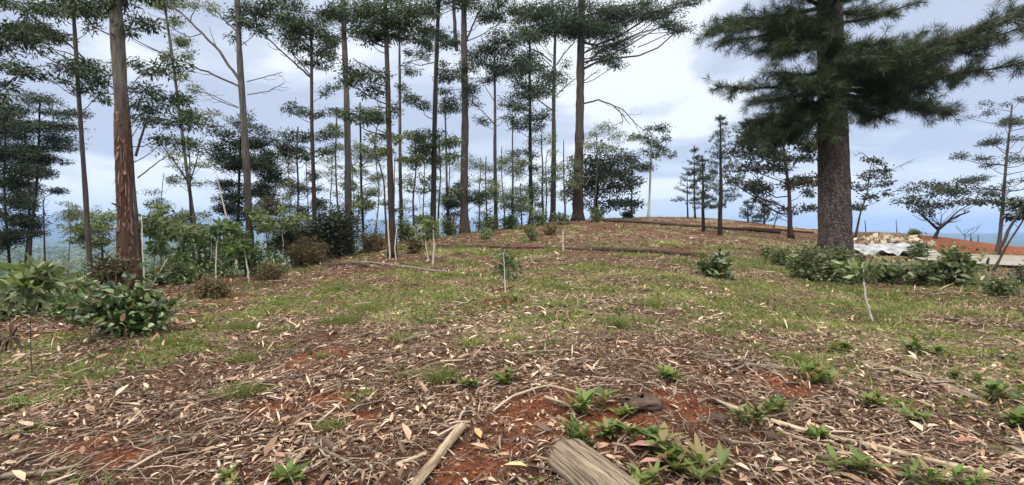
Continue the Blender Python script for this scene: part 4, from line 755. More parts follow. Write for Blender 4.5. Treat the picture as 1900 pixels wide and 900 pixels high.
shrub('large-leaved plant in front of the rubble heap', (1650, 526), 100, 46, 'big', 'under', 64, stems=12, dens=1.1, group=GR, leafk=.85, detail=True, lift=.15)
shrub('broad-leaved bush before the right end of the rubble heap', (1715, 530), 110, 46, 'big', 'under', 65, stems=13, dens=.8, group=GR, leafk=.9, detail=True, lift=.15)
shrub('tall yellowish big-leaved bush left of the road', (1772, 530), 84, 84, 'big', 'under', 66, stems=12, dens=1.1, group=GR, leafk=.9, detail=True, lift=.15)
shrub('leafy bush growing over the rubble heap', (1700, 478), 46, 36, 'big', 'coffee', 67, Y=24, stems=8, dens=1.0, group=GR, leafk=.9, vbase=480)
shrub('low dark bush at the foot of the leaning shrub tree', (1862, 548), 80, 30, 'broad', 'coffee', 68, stems=9, dens=1.1, group=GR, leafk=.8, lift=.1)
shrub('sparse leafy stems over the road at the right edge', (1895, 530), 60, 40, 'fine', 'dark', 69, stems=6, dens=.7, group=GR)
shrub('weedy patch between the massive pine and the dark log', (1425, 478), 40, 22, 'broad', 'under', 70, stems=6, dens=.9, group=GR)
shrub('little green tuft of brush on the crest of the red bank', (1700, 440), 40, 14, 'broad', 'under', 71, stems=6, group=GR)

# ------------------------------------------------------------------ saplings with bare pale stems
def pole(name, label, pts, w, bark, cat, seed, group=None, Y=None, tuft=None, vb=None):
    rng = np.random.default_rng(6000 + seed); g0 = G(*pts[0]) if Y is None else B(pts[0][0], Y); Y = g0[1]; k = Y / F
    if vb: g0 = P(pts[0][0], vb, Y)
    q = [np.array([0, 0, -.08])] + [P(u, v, Y) - g0 for (u, v) in pts[1:]]; q = np.array(q); q[1:, 1] += rng.normal(size=len(q) - 1) * .05
    t = np.linspace(0, len(q) - 1, len(q) * 5); ii = np.arange(len(q)); qq = np.stack([np.interp(t, ii, q[:, c]) for c in range(3)], -1)
    for _ in range(3): qq[1:-1] = (qq[:-2] + qq[1:-1] * 2 + qq[2:]) / 4
    w = w * .72 / math.hypot(1, (pts[0][0] - U0) / F); qq[1:] += rng.normal(size=(len(qq) - 1, 3)) * w * k * .10; gb = Geo(); gb.tube(qq, np.linspace(w, w * .5, len(qq)) * k / 2, 7, True, rough=.2, rng=rng); me = gb.build(name, M[bark], True)
    if tuft:
        root = thing(name, g0, label, cat, group); ob('stem', me, root); gl = Geo(); c = qq[-1]
        for _ in range(tuft[1]):
            pad(gl, None, c + rng.normal(size=3) * tuft[2] * k * np.array([1, 1, .5]), np.array([tuft[2] * k * .6] * 2 + [tuft[2] * k * .4]), Y, rng, 'broad', .32, twigs=False)
        ob('foliage', gl.build('foliage', M[tuft[0]]), root)
    else: tag(ob(name, me, loc=g0), label, cat, group)
GP = 'thin pale stems among the brush'
pole('sapling', 'white-barked sapling stem standing in front of the dark slim gum', [(803, 492), (806, 462), (804, 425)], 6, 'bark_pale', 'sapling', 1, GP, tuft=('under', 3, 14))
pole('sapling', 'crooked pale sapling stem left of the white-barked one', [(796, 484), (791, 460), (788, 435)], 4, 'bark_pale', 'sapling', 2, GP, tuft=('under', 2, 12))
pole('sapling', 'bent bare pale sapling on the right foreground grass', [(1622, 598), (1606, 565), (1598, 530), (1601, 498)], 8, 'bark_pale', 'sapling', 3, tuft=('under', 2, 14))
pole('stake', 'short pale stake in the middle of the far slope', [(1045, 466), (1045, 430)], 3.5, 'bark_pale', 'stake', 4)
pole('sapling', 'pale stem at the foot of the brown broad-crowned gum, left side', [(724, 482), (722, 440), (718, 400)], 5, 'bark_pale', 'sapling', 5, GP)
pole('sapling', 'pale stem at the foot of the brown broad-crowned gum, right side', [(735, 482), (733, 455), (736, 420)], 4, 'bark_pale', 'sapling', 6, GP)
pole('sapling', 'thin tall green-topped stem left of the large glossy bush', [(60, 700), (54, 640), (56, 570), (50, 520)], 4, 'bark_grey', 'sapling', 7, tuft=('under', 3, 18))
pole('sapling', 'upright pale stem touching the right side of the stout red-barked gum', [(268, 522), (265, 470), (262, 400)], 6, 'bark_pale', 'sapling', 8, GP, Y=12.2)
pole('stake', 'short white stake before the stout red-barked gum, left one', [(210, 515), (209, 478)], 4.5, 'bark_pale', 'stake', 9, GP, Y=11.8, vb=515)
pole('stake', 'short white stake before the stout red-barked gum, middle one', [(224, 515), (223, 481)], 3.5, 'bark_pale', 'stake', 10, GP, Y=11.9, vb=515)
pole('stake', 'short white stake before the stout red-barked gum, right one', [(231, 515), (230, 483)], 3.5, 'bark_pale', 'stake', 11, GP, Y=11.9, vb=515)
pole('stick', 'pale stick leaning right beside the slim forked gum', [(275, 524), (306, 480)], 4.5, 'bark_pale', 'stick', 12, GP, Y=12.4)
pole('sapling', 'straight pale stem in front of the tall pale-leaved bush', [(404, 545), (404, 505), (402, 450), (406, 420)], 4, 'bark_pale', 'sapling', 13, GP, tuft=('euc_bright', 3, 16))
pole('sapling', 'pale thick stem just right of the grey gum base', [(463, 523), (460, 490), (452, 455)], 6, 'bark_pale', 'sapling', 14, GP, tuft=('euc_bright', 3, 14))
pole('sapling', 'pale twin stem right of the small pale shrub', [(510, 515), (507, 480)], 4.5, 'bark_pale', 'sapling', 15, GP)
pole('sapling', 'thin white stem in the yellow-green sapling bush', [(938, 545), (936, 500), (934, 470)], 3.5, 'bark_pale', 'sapling', 16, GP)
pole('sapling', 'white stem right of the dark shrubby tree at the reddish gum', [(846, 436), (845, 400)], 3.5, 'bark_pale', 'sapling', 17, GP)
pole('sapling', 'white stem left of the dark shrubby tree at the reddish gum', [(838, 437), (838, 402)], 3.5, 'bark_pale', 'sapling', 18, GP)
for i, (u, v, u2, v2, mt, yy, lb) in enumerate([(283, 530, 288, 400, 'under', 13.6, 'wispy sapling right of the slim forked gum'), (306, 520, 300, 430, 'euc_bright', 14.2, 'wispy sapling above the leaning pale stick'), (330, 520, 336, 440, 'under', 14.6, 'wispy sapling over the olive scrub'),
        (352, 520, 346, 425, 'under', 15.2, 'wispy sapling left of the straight pale stem'), (388, 520, 392, 450, 'euc_bright', 15.4, 'short light sapling left of the straight pale stem'), (420, 520, 428, 440, 'under', 16, 'wispy sapling right of the straight pale stem'), (440, 515, 436, 455, 'euc_bright', 16.4, 'short light sapling left of the grey gum base'),
        (486, 508, 490, 430, 'under', 17.2, 'wispy sapling right of the grey gum base'), (524, 500, 520, 400, 'under', 18.6, 'tall wispy sapling left of the large dark bush'), (540, 498, 548, 425, 'under', 19, 'wispy sapling touching the dark spreading bush'), (318, 535, 322, 470, 'euc_bright', 13.4, 'short bright sapling at the foot of the thicket'),
        (470, 512, 478, 400, 'under', 17, 'tall wispy sapling crossing the grey gum'), (660, 470, 664, 350, 'under', 25, 'wispy sapling right of the straight pale grey gum'), (700, 462, 696, 380, 'under', 25, 'wispy sapling left of the brown gum'), (780, 444, 776, 350, 'under', 29, 'wispy sapling between slender grey gum and dark slim gum')]):
    pole('sapling', lb, [(u, v), ((u + u2) / 2 + 3, (v + v2) / 2), (u2, v2)], 2.6, 'bark_pale' if i % 3 else 'bark_grey', 'sapling', 60 + i, 'wispy saplings in the left thicket', Y=yy, tuft=(mt, 4, 17))
for i, (u, v, vt) in enumerate([(1607, 431, 408), (1664, 431, 408), (1800, 447, 440), (1803, 447, 432), (1815, 449, 436)]):
    pole('fence_post', ['fence post on the skyline right of the massive pine, leaning left', 'upright fence post behind the rubble heap', 'lowest of the three posts on the red bank crest', 'tallest of the three posts on the red bank crest', 'right post of the three on the red bank crest'][i], [(u, v), (u - (4 if i == 0 else 1), vt)], [3, 3, 3, 3, 3.5][i], 'bark_dark', 'post', 30 + i, 'fence posts on the skyline')

# ------------------------------------------------------------------ fallen logs, planks and sticks
M['wood_pale'] = flat_mat('weathered_wood', (.16, .11, .07), (.52, .43, .31), 4, .8, .9, (9, 9, .7), grain=True)
M['wood_cut'] = flat_mat('cut_wood_end', (.22, .16, .10), (.46, .36, .24), 14, .85, .5)
M['wood_log'] = flat_mat('old_split_wood', (.06, .042, .03), (.33, .265, .19), 5, .9, 1.0, (13, 13, .8), grain=True)
M['wood_grey'] = flat_mat('grey_plank', (.08, .06, .045), (.27, .22, .17), 5, .85, .9, (9, 9, .7), grain=True)
M['wood_dark'] = flat_mat('rotten_wood', (.035, .022, .016), (.11, .075, .06), 9, .95, .8)
M['wood_orange'] = flat_mat('orange_wood', (.20, .10, .045), (.38, .22, .10), 6, .9, .5)
def grain_log(name, label, pts, w, mat, cat, seed, group=None, cap='wood_cut', flat=1.0, rough=.2, sides=12, lift=.75, taper=.85, stubs=0):
    """wood lying on the ground along photo points; w = thickness in pixels at the first point"""
    rng = np.random.default_rng(7000 + seed); q = np.array([G(*p) if len(p) == 2 else np.array([*p[:2], float(H(p[0], p[1]))]) for p in pts]); g0 = q[0].copy(); r = w * g0[1] / F / 2
    t = np.linspace(0, len(q) - 1, max(12, len(q) * 8)); ii = np.arange(len(q)); qq = np.stack([np.interp(t, ii, q[:, c]) for c in range(3)], -1)
    for _ in range(4): qq[1:-1] = (qq[:-2] + qq[1:-1] * 2 + qq[2:]) / 4
    rr = r * (1 + (taper - 1) * t / t[-1]); L = np.linalg.norm(q[-1] - q[0])
    qq[:, :2] += np.cumsum(rng.normal(size=(len(qq), 2)), 0) * .0025 * L
    hgt = H(qq[:, 0], qq[:, 1]); k_ = np.ones(5) / 5; hs = np.convolve(np.pad(hgt, 2, mode='edge'), k_, 'valid'); qq[:, 2] = hs + rr * lift * flat
    g = Geo(); g.tube(qq - g0, rr, sides, True, 0, 1, rough, rng)
    V = g.V[0].reshape(len(qq), sides, 3); c = (qq - g0)[:, None]
    fold = 1 + .12 * np.sin(np.linspace(0, 2 * np.pi, sides, endpoint=False) * 5 + seed)[None, :, None]; V[:] = c + (V - c) * fold; V[:, :, 2] = c[:, :, 2] + (V[:, :, 2] - c[:, :, 2]) * flat
    for _ in range(stubs):
        i = rng.integers(2, len(qq) - 2); d = unit(np.cross(qq[i + 1] - qq[i - 1], [0, 0, 1]) * rng.choice([-1, 1]) + unit(qq[i + 1] - qq[i - 1]) * .8 + np.array([0, 0, .5 * rng.random()])); l = L * (.06 + .12 * rng.random())
        g.tube([qq[i] - g0, qq[i] - g0 + d * l * .5, qq[i] - g0 + d * l + rng.normal(size=3) * .1 * l], [rr[i] * .5, rr[i] * .35, rr[i] * .15], 5, True, 0, 1)
    me = g.build(name, [M[mat], M[cap]], True); at = me.attributes.new('grain', 'FLOAT_VECTOR', 'POINT'); na = len(me.vertices); gv = np.zeros((na, 3)); nq = len(qq)
    an = np.linspace(0, 2 * np.pi, sides, endpoint=False); s_ = np.linspace(0, L, nq)
    gv[:nq * sides] = np.stack([np.tile(np.cos(an), nq) * r, np.tile(np.sin(an), nq) * r, np.repeat(s_, sides)], -1) + seed * 3.1
    gv[nq * sides:] = seed + rng.random((na - nq * sides, 3)); at.data.foreach_set('vector', gv.astype(np.float32).ravel())
    tag(ob(name, me, loc=g0), label, cat, group)
a = G(1048, 866); b_ = G(1128, 938)
grain_log('log', 'thick split log end at the bottom edge, pale weathered wood', [(a[0], a[1], 0), (b_[0], b_[1], 0), (b_[0] + (b_[0] - a[0]) * .6, b_[1] + (b_[1] - a[1]) * .6, 0)], 76, 'wood_log', 'log', 1, flat=.85, sides=18, rough=.05, lift=.55, taper=1.05)
grain_log('stick', 'straight broken pale stick pointing up from the bottom edge', [(768, 915), (815, 855), (858, 800)], 19, 'wood_pale', 'stick', 2, taper=1.1, rough=.15, lift=1.2)
grain_log('fallen_pole', 'long pale pole lying from centre right to the lower right corner', [(1310, 742), (1430, 785), (1580, 828), (1720, 862), (1840, 892)], 8, 'wood_pale', 'pole', 3, rough=.2, lift=1.3, taper=1.0, stubs=3)
grain_log('fallen_pole', 'thin branch running parallel below the long pale pole', [(1440, 800), (1560, 840), (1680, 893)], 5, 'wood_pale', 'branch', 4, rough=.3, lift=1.3)
grain_log('plank', 'grey weathered plank with pale end beside the red soil at right', [(1385, 680), (1440, 686), (1492, 690)], 17, 'wood_grey', 'plank', 5, flat=.45, sides=8, cap='wood_pale')
grain_log('plank', 'shorter grey wood slab left of the plank with the pale end', [(1300, 664), (1350, 672), (1395, 668)], 12, 'wood_grey', 'plank', 6, flat=.4, sides=8)
grain_log('plank', 'long dark grey half-buried beam in the grass at right', [(1600, 676), (1680, 696), (1760, 722), (1815, 745)], 18, 'wood_grey', 'beam', 7, flat=.5, sides=8, lift=.6)
grain_log('branch', 'dead branch with a split end on the mid-left litter', [(745, 637), (800, 625), (862, 611)], 9, 'wood_grey', 'branch', 8, stubs=2, rough=.3)
grain_log('log', 'slim pale log beside the dry brush below the dark bush', [(640, 488), (720, 494), (780, 502), (835, 508)], 4.5, 'wood_grey', 'log', 9, lift=.9)
grain_log('log', 'dark rotten log behind the left end of the slim pale log', [(600, 496), (640, 492), (690, 497)], 8, 'wood_dark', 'log', 10)
grain_log('log', 'very long thin dark log across the upper slope', [(812, 458), (900, 459), (1000, 461), (1095, 466)], 4.5, 'wood_dark', 'log', 11, lift=.9)
grain_log('log', 'long dark purplish log across the centre of the slope', [(1085, 465), (1160, 468), (1230, 471), (1322, 479)], 8, 'wood_dark', 'log', 12, lift=.9, taper=1.1)
grain_log('log', 'fallen trunk on the far grassy crest', [(1118, 411), (1200, 415), (1300, 423), (1400, 430), (1452, 434)], 5, 'wood_dark', 'log', 13, lift=1.0)
grain_log('log', 'orange-edged log on the far slope left of the massive pine', [(1378, 424), (1440, 428), (1512, 433)], 6, 'wood_orange', 'log', 14, lift=1.2)
grain_log('branch', 'curved pinkish branch at the right edge of the grass', [(1815, 616), (1850, 620), (1905, 642)], 5, 'wood_pale', 'branch', 15)
grain_log('stick', 'bright pale stick cut by the right frame edge', [(1843, 838), (1905, 862)], 9, 'wood_pale', 'stick', 16, flat=.6)
grain_log('log', 'flattened grey log at the bottom left corner', [(5, 888), (70, 886), (150, 870)], 18, 'wood_grey', 'log', 17, flat=.5, cap='wood_pale')
grain_log('branch', 'twiggy dead branch with a dark knob near the lower left centre', [(570, 822), (600, 842), (640, 860), (688, 893)], 7, 'wood_grey', 'branch', 18, stubs=5, rough=.3)
grain_log('log', 'short dark burnt chunk near the lower left centre', [(592, 822), (624, 838)], 17, 'wood_dark', 'log', 19, taper=.7)
grain_log('bark_strip', 'pinkish strip of bark lying steeply at the lower left centre', [(540, 868), (560, 845), (575, 830)], 14, 'wood_pale', 'bark', 20, flat=.3, sides=8)
grain_log('stick', 'pale twig aimed at the bottom edge left of centre', [(538, 905), (575, 872)], 7, 'wood_pale', 'stick', 21)
grain_log('stick', 'weathered stick left of the broken pale stick', [(735, 870), (790, 845)], 10, 'wood_pale', 'stick', 22, stubs=2)
grain_log('branch', 'bowed twig arching over the red soil behind the split log', [(915, 775), (955, 742), (1015, 724), (1075, 742)], 5, 'wood_pale', 'branch', 23, stubs=4, lift=4)
grain_log('stick', 'forked twig rising between the small weeds behind the log', [(1010, 747), (1060, 765), (1068, 800)], 5, 'wood_pale', 'stick', 24, stubs=3, lift=4)
grain_log('branch', 'grey stick crossing the slab left of the plank', [(1345, 700), (1400, 672)], 4, 'wood_grey', 'branch', 25, lift=2)
grain_log('branch', 'long thin stick on the litter in the centre', [(970, 655), (1040, 652), (1115, 646)], 4, 'wood_pale', 'branch', 26)
grain_log('branch', 'brown root running down the litter right of the rotten stump', [(1290, 770), (1330, 800), (1370, 840)], 7, 'wood_dark', 'branch', 27, rough=.3)
grain_log('branch', 'grey branch sweeping across the lower left litter', [(250, 835), (320, 812), (400, 806)], 7, 'wood_grey', 'branch', 28, stubs=3)
grain_log('bark_strip', 'long dark strip of bark along the lower left litter', [(340, 868), (385, 845), (430, 828)], 12, 'wood_grey', 'bark', 29, flat=.35, sides=8)

def lump(name, label, uv, w, h, mat, seed, cat, group=None, Y=None):
    rng = np.random.default_rng(8000 + seed); g0 = G(*uv) if Y is None else B(uv[0], Y); k = g0[1] / F
    n, m_ = 18, 10; V = []
    for i in range(m_):
        for j in range(n):
            a = 2 * math.pi * j / n; f = math.pi * (i + .5) / m_; r = .55 + .5 * rng.random() + .55 * vnoise(3 * math.cos(a) * math.sin(f) + seed, 3 * math.sin(a) * math.sin(f) + 3 * math.cos(f), .8, seed)
            V.append((math.cos(a) * math.sin(f) * w * k / 2 * r, math.sin(a) * math.sin(f) * w * k / 2 * r * .8, math.cos(f) * h * k * .6 * r + h * k * .2))
    i = np.arange(m_ - 1)[:, None] * n; j = np.arange(n)[None]; f = np.stack([i + j, i + n + j, i + n + (j + 1) % n, i + (j + 1) % n], -1).reshape(-1, 4)
    me = mesh(name, V, [f, np.arange(n)[None, ::-1], (np.arange(n) + (m_ - 1) * n)[None]], M[mat], smooth=False); tag(ob(name, me, loc=g0), label, cat, group)
lump('rotten_stump', 'dark decayed stump remnant in the red soil', (1190, 752), 70, 17, 'wood_dark', 1, 'stump')
lump('rotten_stump', 'small rotten lump right of the decayed stump remnant', (1330, 780), 34, 15, 'wood_dark', 2, 'stump')
def roots():
    g0 = G(20, 655); k = g0[1] / F; rng = np.random.default_rng(4); g = Geo()
    for i in range(9):
        a = rng.random() * 6.28; L = .12 + .2 * rng.random(); d = np.array([math.cos(a), math.sin(a) * .6, 0]); g.tube([d * .03 + [0, 0, .2], d * L * .6 + [0, 0, .12 + .05 * rng.normal()], d * L + [0, 0, -.04]], [.02, .014, .006], 6, False, rough=.3, rng=rng)
    for i in range(4):
        a = rng.random() * 6.28; g.tube([[0, 0, .2], [math.cos(a) * .12, .0, .34], [math.cos(a) * .28, .05, .36 + .08 * rng.random()]], [.018, .012, .005], 6, False)
    tag(ob('root_stump', g.build('root_stump', M['wood_dark'], True), loc=g0), 'upturned dark roots of a dead stump at the left frame edge', 'stump')
roots()

# ------------------------------------------------------------------ rubble heap and sheeting by the road
def rubble():
    rng = np.random.default_rng(12); M['rubble'] = leaf_mat('pale_rubble', [(.30, .24, .17), (.38, .33, .26), (.20, .11, .07), (.28, .25, .21), (.12, .085, .06), (.38, .33, .24)], 0, rough=.9, clump=.3)
    Y0 = 27.5; c = B(1650, Y0); g = Geo()
    ic = np.array([(-1, -1, -1), (1, -1, -1), (1, 1, -1), (-1, 1, -1), (-1, -1, 1), (1, -1, 1), (1, 1, 1), (-1, 1, 1)], float); fc = np.array([[0, 3, 2, 1], [4, 5, 6, 7], [0, 1, 5, 4], [1, 2, 6, 5], [2, 3, 7, 6], [3, 0, 4, 7]])
    for i in range(800):
        t = rng.random(); x = (t - .5) * 3.9; hh = .62 * (1 - (abs(x) / 2.1) ** 3); y = rng.random() * 1.6 - .8; z = hh * (1 - abs(y) / 1.1) ** .6 * (rng.random() ** .4) if abs(y) < 1.1 else 0
        s = .035 + .10 * rng.random() ** 2.5; V = ic * s * (.5 + rng.random(3)) + rng.normal(size=(8, 3)) * s * .2
        A = np.linalg.qr(rng.normal(size=(3, 3)))[0]; g.add(V @ A.T + [x, y, z + .35], [fc])
    g.add([], []) if False else None
    # earth core of the heap
    n, m_ = 24, 8; V = []
    for i in range(m_):
        f = (i / (m_ - 1)) * math.pi / 2
        for j in range(n):
            a = 2 * math.pi * j / n; r = .9 + .2 * rng.random(); V.append((math.cos(a) * math.cos(f) * 2.2 * r, math.sin(a) * math.cos(f) * 1.1 * r, math.sin(f) * .85))
    i = np.arange(m_ - 1)[:, None] * n; j = np.arange(n)[None]; ff = np.stack([i + j, i + (j + 1) % n, i + n + (j + 1) % n, i + n + j], -1).reshape(-1, 4); g.add(V, [ff])
    tag(ob('rubble_heap', g.build('rubble_heap', M['rubble']), loc=c + np.array([0, 0, -.1])), 'heap of pale broken stones and clods right of the massive pine', 'rubble')
    # silvery sheeting draped at the foot of the heap
    m = flat_mat('silver_sheeting', (.10, .11, .13), (.36, .38, .42), 2.2, .45, .6, (1, 1, 2), spec=.6); n1_, n2_ = 60, 16; c2 = B(1650, 25.6); V = []
    for j in range(n2_):
        for i in range(n1_):
            s = i / (n1_ - 1); t = j / (n2_ - 1); x = (s - .5) * 3.6; y = (t - .5) * 1.5
            z = .10 + .42 * t ** .8 + .09 * math.sin(x * 5 + 3 * t) * (1 - t * .5) + .05 * math.sin(x * 11 + 7 * t) + .10 * (vnoise(x, y, .4, 3) - .5)
            V.append((x, y + .1 * math.sin(x * 3), z))
    V = np.array(V); i = np.arange(n2_ - 1)[:, None] * n1_; j = np.arange(n1_ - 1)[None]; f = np.stack([i + j, i + j + 1, i + n1_ + j + 1, i + n1_ + j], -1).reshape(-1, 4)
    V2 = V - [0, 0, .015]; nV = len(V); rim = []
    e_ = [k for k in range(n1_)] ; 
    me = mesh('sheeting', np.vstack([V, V2]), [f, f[:, ::-1] + nV], m, smooth=True)
    tag(ob('sheeting', me, loc=c2), 'crumpled silvery sheeting lying at the foot of the stone heap', 'sheeting')
rubble()

# ------------------------------------------------------------------ weeds and grass tufts as individuals
def weed(label, uv, w, h, kind, mat, seed, group=None, cat='weed', name='weed'):
    rng = np.random.default_rng(9000 + seed); g0 = G(*uv); k = g0[1] / F; Wm, Hm = w * k / 2, h * k; gl, gb = Geo(), Geo()
    if kind == 'rosette':
        ns = max(4, int(Wm / .04)); fat = .7 + .9 * rng.random(); up = .1 + .5 * rng.random(); lk = .7 + .5 * rng.random()
        for s in range(ns):
            a = rng.random() * 2 * math.pi; q = rng.random() ** .6; hh = Hm * (.45 + .5 * rng.random()) * (1 - .3 * q); c = np.array([math.cos(a) * Wm * q * .75, math.sin(a) * Wm * q * .55, 0])
            top = c + np.array([math.cos(a) * .02, math.sin(a) * .02, hh * .75]); gb.tube([c - [0, 0, .03], top], [.004, .003], 4, False)
            n = 13; z = rng.random(n) ** .7; aa = np.arange(n) * 2.4 + rng.random(); C = c + (top - c) * z[:, None]; D = np.stack([np.cos(aa), np.sin(aa), up + .8 * z * rng.random(n) + .2 * rng.normal(size=n)], -1); D = unit(D)
            S = unit(np.cross(D, [0, 0, 1])); Nn = np.cross(S, D); L = min(.15, .42 * Hm + .05) * lk * (.45 + .75 * rng.random((n, 1))); leaf6(gl, C, D, S, Nn, L, L * fat * (.22 + .1 * rng.random((n, 1))), .12 + .1 * rng.normal())
    else:
        n = int(260 + 500 * Wm); a = rng.random(n) * 2 * math.pi; q = rng.random(n) ** .6; C = np.stack([np.cos(a) * Wm * q * .8, np.sin(a) * Wm * q * .5, -.02 + 0 * a], -1); C[:, 2] += H(g0[0] + C[:, 0], g0[1] + C[:, 1]) - g0[2]
        D = np.stack([np.cos(a) * q * .7 + rng.normal(size=n) * .3, np.sin(a) * q * .7 + rng.normal(size=n) * .3, .9 + 0 * a], -1); blades(gl, C, D, Hm * (.5 + .6 * rng.random(n)), .0035 + .004 * rng.random(n), rng)
    if gb.n: gl.add(np.concatenate(gb.V), [np.concatenate(v) for v in gb.F.values()])
    tag(ob(name, gl.build(name, M[mat]), loc=g0), label, cat, group)
def blades(g, C, D, L, Wd, rng):
    n = len(C); D = unit(D); L = np.broadcast_to(L, (n,))[:, None]; Wd = np.broadcast_to(Wd, (n,))[:, None]
    a = rng.random(n) * 2 * np.pi; S = np.stack([np.cos(a), np.sin(a), 0 * a], -1); bend = np.stack([D[:, 0], D[:, 1], -.25 + 0 * a], -1)
    m1 = C + D * L * .5; tip = C + D * L + bend * L * .35
    V = np.stack([C - S * Wd * .5, C + S * Wd * .5, m1 + S * Wd * .42, m1 - S * Wd * .42, tip], 1); b = np.arange(n)[:, None] * 5
    g.add(V.reshape(-1, 3), [b + np.array([[0, 1, 2, 3]]), b + np.array([[3, 2, 4]])])
GW = 'leafy weeds in the foreground'; GT = 'grass tufts in the litter'
WE = [((1100, 765), 90, 56, 'rosette', 'weed', 'bright green leafy weed on the mound behind the split log'), ((1062, 828), 92, 60, 'rosette', 'weed_dark', 'narrow-leaved weed directly behind the split log end'),
      ((1127, 808), 52, 44, 'rosette', 'weed_dark', 'small weed right of the narrow-leaved one behind the log'), ((1205, 838), 90, 60, 'rosette', 'weed_dark', 'dark weed at the left end of the big weed clump by the log'),
      ((1250, 862), 100, 64, 'rosette', 'weed', 'middle weed of the big clump right of the split log'), ((1298, 892), 110, 66, 'rosette', 'weed_dark', 'lowest right weed of the big clump beside the log'), ((1195, 905), 80, 40, 'rosette', 'weed', 'weed cut by the bottom edge right of the split log'),
      ((1398, 796), 66, 60, 'rosette', 'weed_dark', 'weed growing at the left end of the long pale pole'), ((1437, 776), 46, 44, 'rosette', 'weed_dark', 'weed touching the upper side of the long pale pole'),
      ((1592, 885), 100, 66, 'rosette', 'weed', 'broad weed near the bottom edge below the long pole'), ((1700, 900), 100, 52, 'rosette', 'weed_dark', 'weed at the bottom edge under the pole, second from right'), ((1785, 903), 96, 44, 'rosette', 'weed', 'weed at the bottom edge nearest the right corner'),
      ((1515, 712), 86, 52, 'rosette', 'weed', 'weed clump right of the plank with the pale end'), ((1512, 812), 30, 34, 'rosette', 'weed', 'little light weed between plank and pole at right'), ((1610, 755), 60, 34, 'rosette', 'weed', 'yellowish weed below the half-buried beam'),
      ((1700, 785), 70, 24, 'rosette', 'weed', 'flat bright green weed under the half-buried beam'), ((1850, 745), 90, 56, 'rosette', 'weed_dark', 'dark weed clump at the right end of the half-buried beam'), ((1800, 712), 70, 36, 'rosette', 'weed', 'weed above the right end of the half-buried beam'),
      ((1888, 790), 40, 40, 'rosette', 'weed', 'weed cut by the right frame edge'), ((1720, 660), 80, 40, 'rosette', 'weed_dark', 'dark leafy patch between the bent sapling and the beam'), ((1230, 706), 46, 30, 'rosette', 'weed', 'weed on the litter above the decayed stump'),
      ((1165, 778), 22, 16, 'rosette', 'weed', 'tiny two-leaved seedling on the red soil'), ((545, 900), 60, 34, 'rosette', 'weed', 'bright weed at the bottom edge left of centre'), ((418, 903), 56, 26, 'rosette', 'weed', 'bright weed at the bottom edge, leftmost'),
      ((935, 712), 50, 28, 'rosette', 'weed', 'weed right of the spiky dark tuft in the centre'), ((868, 724), 40, 22, 'rosette', 'weed', 'small weed just below the spiky dark tuft'), ((820, 708), 66, 46, 'tuft', 'weed_dark', 'spiky dark green tuft in the centre litter'),
      ((612, 798), 62, 30, 'tuft', 'weed_dark', 'dense dark green tuft below the red soil patch'), ((445, 735), 100, 38, 'tuft', 'weed_dark', 'fuzzy dark tuft in the lower left litter'), ((452, 672), 66, 30, 'tuft', 'weed_dark', 'round green tuft above the fuzzy dark one at left'),
      ((160, 708), 120, 30, 'tuft', 'weed', 'wide green tuft at the left, below the large glossy bush'), ((325, 640), 110, 28, 'tuft', 'weed', 'wide bright tuft right of the large glossy bush'), ((450, 612), 70, 26, 'tuft', 'weed_dark', 'dark tuft on the left slope above the round one'),
      ((630, 600), 90, 36, 'tuft', 'weed_dark', 'dark green clump on the mid slope left of centre'), ((680, 580), 80, 30, 'tuft', 'weed', 'lighter clump adjoining the dark green clump'), ((55, 798), 80, 24, 'tuft', 'weed', 'low tuft near the left edge in the litter'), ((878, 640), 46, 26, 'tuft', 'grass', 'pale grass tuft right of the dead branch'),
      ((748, 632), 66, 22, 'tuft', 'weed', 'grass tuft touching the dead branch with split end'), ((1148, 608), 26, 30, 'tuft', 'weed_dark', 'small dark upright tuft in the centre of the slope'), ((955, 632), 40, 22, 'tuft', 'grass', 'pale tuft between the pale grass tuft and slope centre'),
      ((1212, 570), 50, 26, 'tuft', 'weed', 'green tuft on the slope below the lone dark bush'), ((1556, 652), 66, 30, 'rosette', 'weed_dark', 'low dark weed left of the bent sapling'), ((1470, 672), 70, 34, 'tuft', 'weed', 'bright grass clump above the plank'), ((520, 580), 46, 20, 'tuft', 'weed', 'bright tuft on the left slope near the rusty brush'),
      ((1330, 620), 70, 24, 'tuft', 'weed_dark', 'broad green tuft at centre right slope'), ((1460, 610), 80, 26, 'tuft', 'weed', 'bright tuft left of the bent sapling further up'), ((950, 560), 60, 22, 'rosette', 'weed_dark', 'leafy patch at the foot of the yellow-green sapling'), ((1640, 585), 60, 20, 'tuft', 'weed', 'tuft right behind the foot of the bent sapling')]
for i, (uv, w, h, kd, mt, lb) in enumerate(WE): weed(lb, uv, w, h, kd, mt, i, GW if kd == 'rosette' else GT, 'weed' if kd == 'rosette' else 'grass tuft', 'weed' if kd == 'rosette' else 'grass_tuft')

